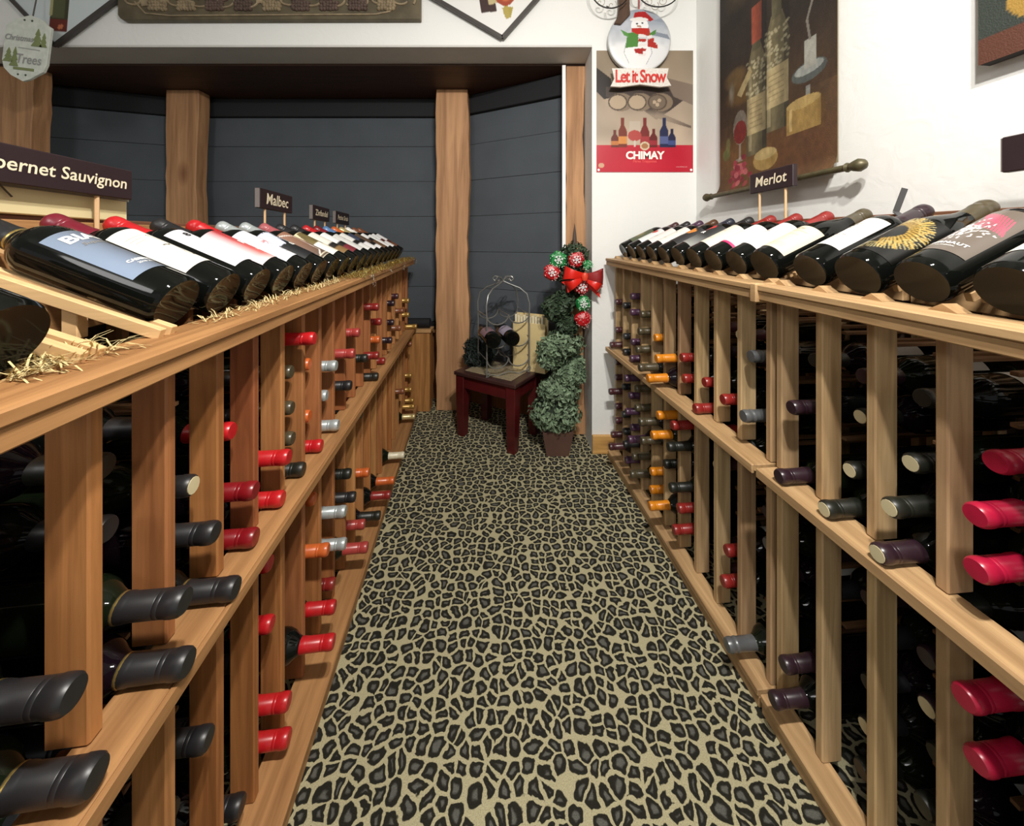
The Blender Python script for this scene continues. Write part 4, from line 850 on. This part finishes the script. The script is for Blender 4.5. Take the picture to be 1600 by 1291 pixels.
def art_l(P):
    P.c[:] = lin('dfe9ec'); P.poly([(.05, .15), (.16, .04), (.60, .48), (.49, .59)], '3a3a20').poly([(.05, .15), (.16, .04), (.24, .12), (.13, .23)], '6c2416').poly([(.15, .23), (.23, .15), (.45, .37), (.37, .45)], '585a3c').ell(.15, .11, .03, .02, 'd07a50'); P.line([(.16, .25), (.38, .47)], .012, 'b3ae7c')
    P.ell(.62, .3, .16, .1, '8a8f5a', soft=.4)
diamond('diamond-hung white picture of a tilting wine glass, right of relief', (785, 60), (680, -1), (838, 0), art_r)
diamond('diamond-hung picture of a dark bottle at upper left corner', (88, 72), (20, 0), (183, 0), art_l)
# white Christmas plaque
Yq = YW-.10; k = pscale(Yq)
t = thing('christmas_plaque', 'white scalloped Christmas plaque with green trees, top left corner', 'plaque', at(38, 128, Yq), 0); t.rotation_euler = (0, math.radians(7), 0)
sh_ = [(-20, 8), (-32, 18), (-36, 30), (-36, 84), (-28, 90), (-22, 96), (0, 104), (20, 98), (26, 92), (34, 88), (34, 30), (30, 18), (18, 10), (10, 4), (0, 0), (-10, 4)]
MB().prism([(a*k, b*k) for a, b in sh_], -.008, .006, 'xz').build('plaque_board', mat('whitewashed_board', 'd4d9cf', .7, noise=.1, nscale=40), t, .0015)
GRN = mat('sage_green_paint', '7f8a5a', .7); SIL = mat('silver_script_paint', '9a9a98', .5)
def tree2(cx, z0, w, h):
    pts = [(cx-w, z0), (cx-w*.4, z0+h*.3), (cx-w*.7, z0+h*.32), (cx-w*.25, z0+h*.62), (cx-w*.45, z0+h*.64), (cx, z0+h), (cx+w*.45, z0+h*.64), (cx+w*.25, z0+h*.62), (cx+w*.7, z0+h*.32), (cx+w*.4, z0+h*.3), (cx+w, z0)]
    MB().prism([(a*k, b*k) for a, b in pts], -.011, -.0082, 'xz').build('painted_tree', GRN, t)
for a in ((16, 56, 9, 28), (26, 56, 6, 22), (-26, 28, 8, 22), (-16, 22, 7, 30)): tree2(*a)
text_flat('lettering', 'Christmas', .038, SIL, t, lambda a, b: (a-.045, -.0095, 66*k+b*1.1), offset=.001, shear=.2)
text_flat('lettering', 'Trees', .06, SIL, t, lambda a, b: (a+.02, -.0095, 34*k+b*1.2), offset=.001, shear=.1)
MB().prism([(-12*k, 52*k), (22*k, 51*k), (22*k, 50*k), (-12*k, 51*k)], -.01, -.0082, 'xz').build('painted_line', SIL, t)
MB().box(-16*k, 16*k, -.0105, -.0082, 17*k, 21*k).build('painted_border', GRN, t)
for a, b in ((-8, 95), (4, 95), (-8, 10), (4, 10)): MB().lathe([(.006, 0), (.003, .003), (.0005, .004)], 8).build('painted_berry', mat('dark_green_dot', '3c4a34', .6), t, 0, loc=(a*k, -.0082, b*k), rot=(PI/2, 0, 0))
MB().tube([(0, .002, 103*k), (-.03, .03, 140*k)], .003, 6).build('hanger', mat('grey_cord', '5a5652', .7), t)

# ------------------------------------------------------------------ table in the corner with things on it
TR = mat('dark_cherry_paint', '4a1214', .3, noise=.25, nscale=12); TT = mat('dark_table_top', '3a2422', .35, noise=.2)
F0 = Vector((.018, 2.03, 0)); a1 = math.radians(148); e1 = Vector((math.cos(a1), math.sin(a1), 0)); e2 = Vector((math.cos(a1-PI/2), math.sin(a1-PI/2), 0)); l1, l2 = .45, .33; HT = .40
cen = F0+e1*l1/2+e2*l2/2
tb = thing('side_table', 'low dark red wooden table in the corner of the bay', 'table', cen, math.atan2(e1.y, e1.x))
MB().box(-l1/2, l1/2, -l2/2, l2/2, HT-.022, HT).build('tabletop', TT, tb, .004)
stone = mat('speckled_granite', '8f8268', .5, noise=.45, nscale=160)
MB().box(-.17, .17, -.12, .12, HT, HT+.004).build('stone_inlay', stone, tb, .001)
for sx in (-1, 1):
    for sy in (-1, 1):
        x, y = sx*(l1/2-.04), sy*(l2/2-.04); v = []; mb = MB()
        for z, w in ((0, .025), (HT-.11, .031), (HT-.022, .031)): v += [(x-w, y-w, z), (x+w, y-w, z), (x+w, y+w, z), (x-w, y+w, z)]
        fs = [(3, 2, 1, 0), (8, 9, 10, 11)]+[(i*4+j, i*4+(j+1) % 4, i*4+4+(j+1) % 4, i*4+4+j) for i in range(2) for j in range(4)]
        mb.add(v, fs).build('leg', TR, tb, .003)
for sy in (-1, 1): MB().box(-l1/2+.06, l1/2-.06, sy*(l2/2-.03)-.009, sy*(l2/2-.03)+.009, HT-.10, HT-.022).build('apron', TR, tb, .002)
for sx in (-1, 1): MB().box(sx*(l1/2-.03)-.009, sx*(l1/2-.03)+.009, -l2/2+.06, l2/2-.06, HT-.10, HT-.022).build('apron', TR, tb, .002)
# wire wine rack
WR = mat('antique_silver_wire', '8a8a86', .35, metal=.6)
wr = thing('wire_wine_rack', 'birdcage-shaped wire wine rack on the low red table', 'wine rack', cen+Vector((.03, .0, HT+.004)), math.radians(20)); hw, hd, hr = .135, .10, .47
def corner_rod(sx, sy):
    p = [(sx*hw, sy*hd, 0), (sx*hw, sy*hd, .15), (sx*hw, sy*hd, .33), (sx*hw*1.02, sy*hd, .42), (sx*hw*.92, sy*hd*.9, .48), (sx*hw*.65, sy*hd*.62, .515), (sx*hw*.3, sy*hd*.3, .535), (0, 0, .555), (-sx*.02, -sy*.012, .58), (-sx*.045, -sy*.03, .585), (-sx*.058, -sy*.035, .57), (-sx*.045, -sy*.03, .556), (-sx*.036, -sy*.025, .563)]
    return p
for sx in (-1, 1):
    for sy in (-1, 1):
        MB().tube(corner_rod(sx, sy), .0045, 8).build('corner_rod', WR, wr)
        MB().tube([(sx*hw+sx*.02*math.cos(a)*(.3+a/6), sy*hd, .018+.018*math.sin(a)) for a in np.linspace(0, 5, 14)], .003, 6).build('scroll_foot', WR, wr)
for z in (.10, .22, .36):
    for sy in (-1, 1):
        n = 2; pts = []
        for i in range(n):
            for a in np.linspace(0, PI, 9): pts.append((-hw+(i+.5)*2*hw/n-hw/n*math.cos(a), sy*hd, z-.055*math.sin(a)))
        MB().tube(pts, .0042, 6).build('scalloped_cradle', WR, wr)
    for sx in (-1, 0, 1): MB().tube([(sx*hw, -hd, z), (sx*hw, hd, z)], .003, 6).build('cross_wire', WR, wr)
MB().tube([(-hw, -hd, .02), (-hw*.5, -hd, .0), (0, -hd, .02), (hw*.5, -hd, 0), (hw, -hd, .02)], .0032, 6).build('bottom_wire', WR, wr)
ca, sa = math.cos(math.radians(20)), math.sin(math.radians(20))
def lying(label, lx, lz, cap, patch):
    o = wr.location+Vector((ca*lx+sa*.17, sa*lx-ca*.17, lz)); ax = Vector((-sa, ca, .05)).normalized(); M = Matrix.Identity(4); x = Vector((0, 0, 1)); x = (x-ax*x.dot(ax)).normalized(); y = ax.cross(x)
    for i in range(3): M[i][0] = x[i]*1.18; M[i][1] = y[i]*1.18; M[i][2] = ax[i]; M[i][3] = o[i]
    t = bottle(label, 'bottles in the wire rack', M, cap, n=36); label_patch('paper_label', lab_plain(patch), t, ang=2.6, z0=.05, z1=.15)
lying('black bottle lying at left in the wire rack, pink label', -.112, .228, 'bk', '8f7078'); lying('black bottle lying at right in the wire rack, lilac label', .004, .228, 'bk', 'a9a0b4')
# cream file box with upright cards
t = thing('card_box', 'cream box of upright cards behind the wire rack', 'box', (.125, 2.285, HT), math.radians(-28)); CR = mat('cream_cardboard', 'd2bd88', .7, noise=.1)
MB().box(-.12, .10, -.028, -.024, 0, .30).build('front_panel', CR, t, .001); MB().box(-.12, .10, .024, .028, 0, .35).build('back_panel', CR, t, .001); MB().box(-.12, .10, -.024, .024, 0, .004).build('box_base', CR, t)
for i in range(10): MB().box(-.11+i*.02, -.098+i*.02, -.020, .020, .004, .345-.006*(i % 3)).build('upright_card', mat('ivory_card', 'e6dcbb', .7), t, .0008)
# pine sprigs lying at left of table
def leaves(name, m, parent, centers, n, size, seed, needle=False):
    r_ = random.Random(seed); mb = MB()
    for _ in range(n):
        c, R3 = r_.choice(centers); c = Vector(c)
        a = r_.random()*2*PI; zc = r_.uniform(-1, 1); rr = math.sqrt(1-zc*zc); dn = Vector((rr*math.cos(a), rr*math.sin(a), zc)); q = r_.uniform(.72, 1.05)
        p = c+Vector((dn.x*R3[0], dn.y*R3[1], dn.z*R3[2]))*q
        tn = dn.cross(Vector((r_.gauss(0, 1), r_.gauss(0, 1), r_.gauss(0, 1)))).normalized(); d = (tn+dn*r_.uniform(-.1, .6)).normalized(); s = d.cross(dn).normalized(); L = size*r_.uniform(.7, 1.3); w = L*(.12 if needle else .27)
        mid = p+d*L*.5+dn*L*.12
        mb.add([p, mid-s*w, p+d*L, mid+s*w], [(0, 1, 2), (0, 2, 3)])
    me = mb.mesh(name, m, recalc=False); o = link(name, me, parent); o['kind'] = 'stuff'; return o
LEAF = mat('dusty_green_leaf', '6c8064', .6, noise=.6, nscale=30); LEAFD = mat('deep_green_leaf', '33452f', .65, noise=.3, nscale=30); PINEN = mat('dark_pine_needles', '1f2a24', .7)
t = thing('evergreen_sprig', 'dark evergreen sprigs at the left of the low red table', 'greenery', cen+e1*.16+Vector((0, 0, HT)))
leaves('needles', PINEN, t, [((0, 0, .05), (.09, .05, .055)), ((-.03, .02, .11), (.05, .04, .055)), ((.06, 0, .09), (.045, .03, .06))], 2200, .034, 3, True)
MB().tube([(-.05, 0, .004), (0, .01, .05), (.05, 0, .12)], .004, 6).build('twig', mat('dark_bark', '2e2018', .8), t)
# ------------------------------------------------------------------ topiary
Yt = 2.135; px0 = .256
tp = thing('spiral_topiary', 'artificial spiral ivy topiary in a brown square pot beside red table', 'plant', (px0, Yt-.03, 0))
mb = MB(); v = []
for z, w in ((0, .062), (.14, .085), (.145, .085), (.145, .075), (.12, .075)): v += [(-w, -w, z), (w, -w, z), (w, w, z), (-w, w, z)]
mb.add(v, [(3, 2, 1, 0), (16, 17, 18, 19)]+[(i*4+j, i*4+(j+1) % 4, i*4+4+(j+1) % 4, i*4+4+j) for i in range(4) for j in range(4)]).build('pot', mat('brown_plastic_pot', '5c4238', .55, noise=.15), tp)
def tz(py): return HC-(py-HY)/F*Yt
def tx(px): return (px-800)/F*Yt-px0
MB().tube([(0, 0, .1), (.01, 0, .3), (.03, .01, .6), (tx(880), .01, .85), (tx(892), .0, tz(400)), (tx(896), 0, tz(372))], [.012, .011, .009, .008, .006, .004], 8).build('trunk', mat('brown_bark', '4a3526', .8), tp)
def bl(px, py, rx, rz_, ry=None): return ((tx(px), 0, tz(py)), (rx*Yt/F, (ry or rx)*Yt/F*.9, rz_*Yt/F))
leaves('lower_foliage', LEAF, tp, [bl(866, 642, 38, 24), bl(872, 608, 31, 20), bl(888, 582, 24, 14)], 3600, .030, 21)
leaves('middle_foliage', LEAF, tp, [bl(864, 545, 24, 20), bl(880, 535, 28, 18), bl(898, 570, 12, 16), bl(858, 560, 16, 10)], 2800, .030, 22)
leaves('upper_foliage', LEAFD, tp, [bl(868, 480, 20, 19), bl(880, 470, 18, 16), bl(885, 505, 16, 12)], 1500, .031, 23)
leaves('crown_foliage', LEAFD, tp, [bl(895, 400, 20, 22), bl(885, 425, 16, 18), bl(900, 440, 14, 20)], 1500, .027, 24)
for nm, m_, c, rr in (('foliage_core', mat('dark_green_core', '1f2a1b', .9), (866, 638), (30, 22)), ('foliage_core', None, (872, 610), (28, 18)), ('foliage_core', None, (874, 542), (19, 16)), ('foliage_core', None, (872, 478), (15, 15)), ('foliage_core', None, (893, 405), (13, 18))):  # dark green solids filling the inside of the leaf masses
    c3, R3 = bl(*c, *rr); mb = MB().lathe([(.02, -1), (.5, -.85), (.85, -.5), (1, 0), (.85, .5), (.5, .85), (.02, 1)], 14); mb.v = [(c3[0]+a*R3[0], c3[1]+b*R3[1], c3[2]+cc*R3[2]) for a, b, cc in mb.v]; mb.build(nm, MATS['dark_green_core'], tp)
MB().tube([(tx(896), -.01, tz(385)), (tx(896), -.01, tz(365)), (tx(896), -.01, tz(350))], [.016, .009, .001], 8).build('pointed_tip', mat('brown_cone', '4e4038', .7), tp)
# garland with bow, hung on the topiary
ga = thing('christmas_garland', 'glittery red and green snowflake garland with red bow on topiary', 'garland', at(893, 500, Yt-.09)); k = (Yt-.10)/F
GR = mat('red_glitter', 'b4151f', .35, noise=.5, nscale=260); GG = mat('green_glitter', '1c7a3c', .35, noise=.5, nscale=260); GD = mat('deep_red_velvet', '8c1a1c', .6); GB = mat('red_satin_ribbon', 'd4261c', .3); SN = mat('white_snowflake_foil', 'f6f6f6', .4)
def tile(px, py, r, m_, flake=True):
    x, z = (px-893)*k, -(py-500)*k; n = 14; rr = random.Random(px*7+py); mb = MB()
    ring = [((1+rr.uniform(-.12, .12))*r*k) for _ in range(n)]; v = []
    for s, y in ((.75, .012), (1, 0), (.8, -.016), (.35, -.024)): v += [(x+q*s*math.cos(i*2*PI/n), y, z+q*s*math.sin(i*2*PI/n)) for i, q in enumerate(ring)]
    fs = [tuple(range(n)), tuple(3*n+i for i in range(n))[::-1]]+[(i*n+j, (i+1)*n+j, (i+1)*n+(j+1) % n, i*n+(j+1) % n) for i in range(3) for j in range(n)]
    o = mb.add(v, fs).build('glitter_puff', m_, ga)
    g = MB()
    for _ in range(46):
        a = rr.random()*6.28; q = r*k*math.sqrt(rr.random()); gx, gz = x+q*math.cos(a), z+q*math.sin(a); s = .0028; g.add([(gx-s, -.0285, gz), (gx, -.0285, gz-s), (gx+s, -.0285, gz), (gx, -.0285, gz+s)], [(0, 1, 2, 3)])
    q = g.build('sequins', mat('sequin_'+m_.name, 'f0c0b8' if 'red' in m_.name else 'b8f0c4', .2, metal=.3), o); q['kind'] = 'stuff'
    if flake:
        f_ = MB()
        for i in range(6):
            a = i*PI/3+.2; c, s = math.cos(a), math.sin(a); L = r*k*.5; f_.bar((x, -.031, z), (x+c*L, -.031, z+s*L), .0035, .002, (0, 1, 0))
            for sg in (-1, 1): b = a+sg*.7; f_.bar((x+c*L*.55, -.031, z+s*L*.55), (x+c*L*.55+math.cos(b)*L*.4, -.031, z+s*L*.55+math.sin(b)*L*.4), .0028, .002, (0, 1, 0))
        f_.build('snowflake', SN, o)
for a in ((872, 405, 14, GG), (900, 405, 13, GR), (862, 425, 13, GR), (909, 448, 13, GR), (911, 474, 12, GG), (911, 499, 13, GR, False), (918, 414, 8, GG, False)): tile(*a)
def rib(pts, m_=GB, nm='bow_loop', y=-.03, th=.006): MB().prism([((a-893)*k, -(b-500)*k) for a, b in pts], y-th, y, 'xz').build(nm, m_, ga, .001)
def loop(nm, ax, az, bx, bz, w0, w1, m_, bulge=.03):
    """folded ribbon band from the knot (a) out to (b) and back underneath"""
    a = Vector(((ax-893)*k, -.03, -(az-500)*k)); b = Vector(((bx-893)*k, -.03, -(bz-500)*k)); d = b-a; s_ = Vector((-d.z, 0, d.x)).normalized(); v = []; f_ = []; n = 12
    for i in range(n+1):
        t_ = i/n; u = math.sin(PI*t_); c = a+d*u+Vector((0, -bulge*math.sin(2*PI*t_)-.012*math.sin(PI*t_*3), 0)); w = (w0+(w1-w0)*u)*k*(1-.12*math.sin(9*t_))
        v += [c-s_*w/2, c+Vector((0, -.006, 0)), c+s_*w/2]
    for i in range(n): f_ += [(i*3, i*3+1, i*3+4, i*3+3), (i*3+1, i*3+2, i*3+5, i*3+4)]
    me = MB().add(v, f_, True).mesh(nm, m_, recalc=False); return link(nm, me, ga)
loop('bow_loop', 910, 430, 880, 425, 9, 20, GB); loop('bow_loop', 912, 431, 941, 432, 9, 24, GD); loop('bow_loop', 908, 433, 884, 447, 8, 16, GB); loop('bow_loop', 914, 434, 936, 450, 8, 16, GB)
rib([(908, 432), (876, 440), (884, 446), (886, 457), (912, 438)], GB, 'ribbon_tail', -.02); rib([(915, 436), (941, 447), (933, 452), (937, 465), (920, 450)], GB, 'ribbon_tail', -.02)
MB().lathe([(.002, -.03), (.014, -.024), (.02, 0), (.014, .016), (.002, .02)], 12, ((911-893)*k, -.05, -(430-500)*k)).build('bow_knot', mat('bright_knot', 'd8442c', .4), ga)
# ------------------------------------------------------------------ low cabinet beyond the left rack, with black roll on it
t = thing('low_cabinet', 'low wooden cabinet end beyond the far end of left rack', 'cabinet', (-.66, 2.64, 0)); CB = wood('cabinet_oak', ['a87440', 'b07e48'], 'z')
MB().box(-.16, .075, -.05, .05, 0, .56).build('cabinet_body', CB, t, .003); MB().box(-.165, .085, -.06, .055, .561, .585).build('cabinet_top', wood('cabinet_top_wood', ['b99162', 'c09868'], 'x'), t, .003)
o = MB().tube([(-.78, 2.63, .625), (-.59, 2.63, .625)], .034, 16).build('cloth_roll', mat('black_cloth', '121215', .8), None); tag(o, 'black cloth roll on the low cabinet behind left rack', 'cloth')
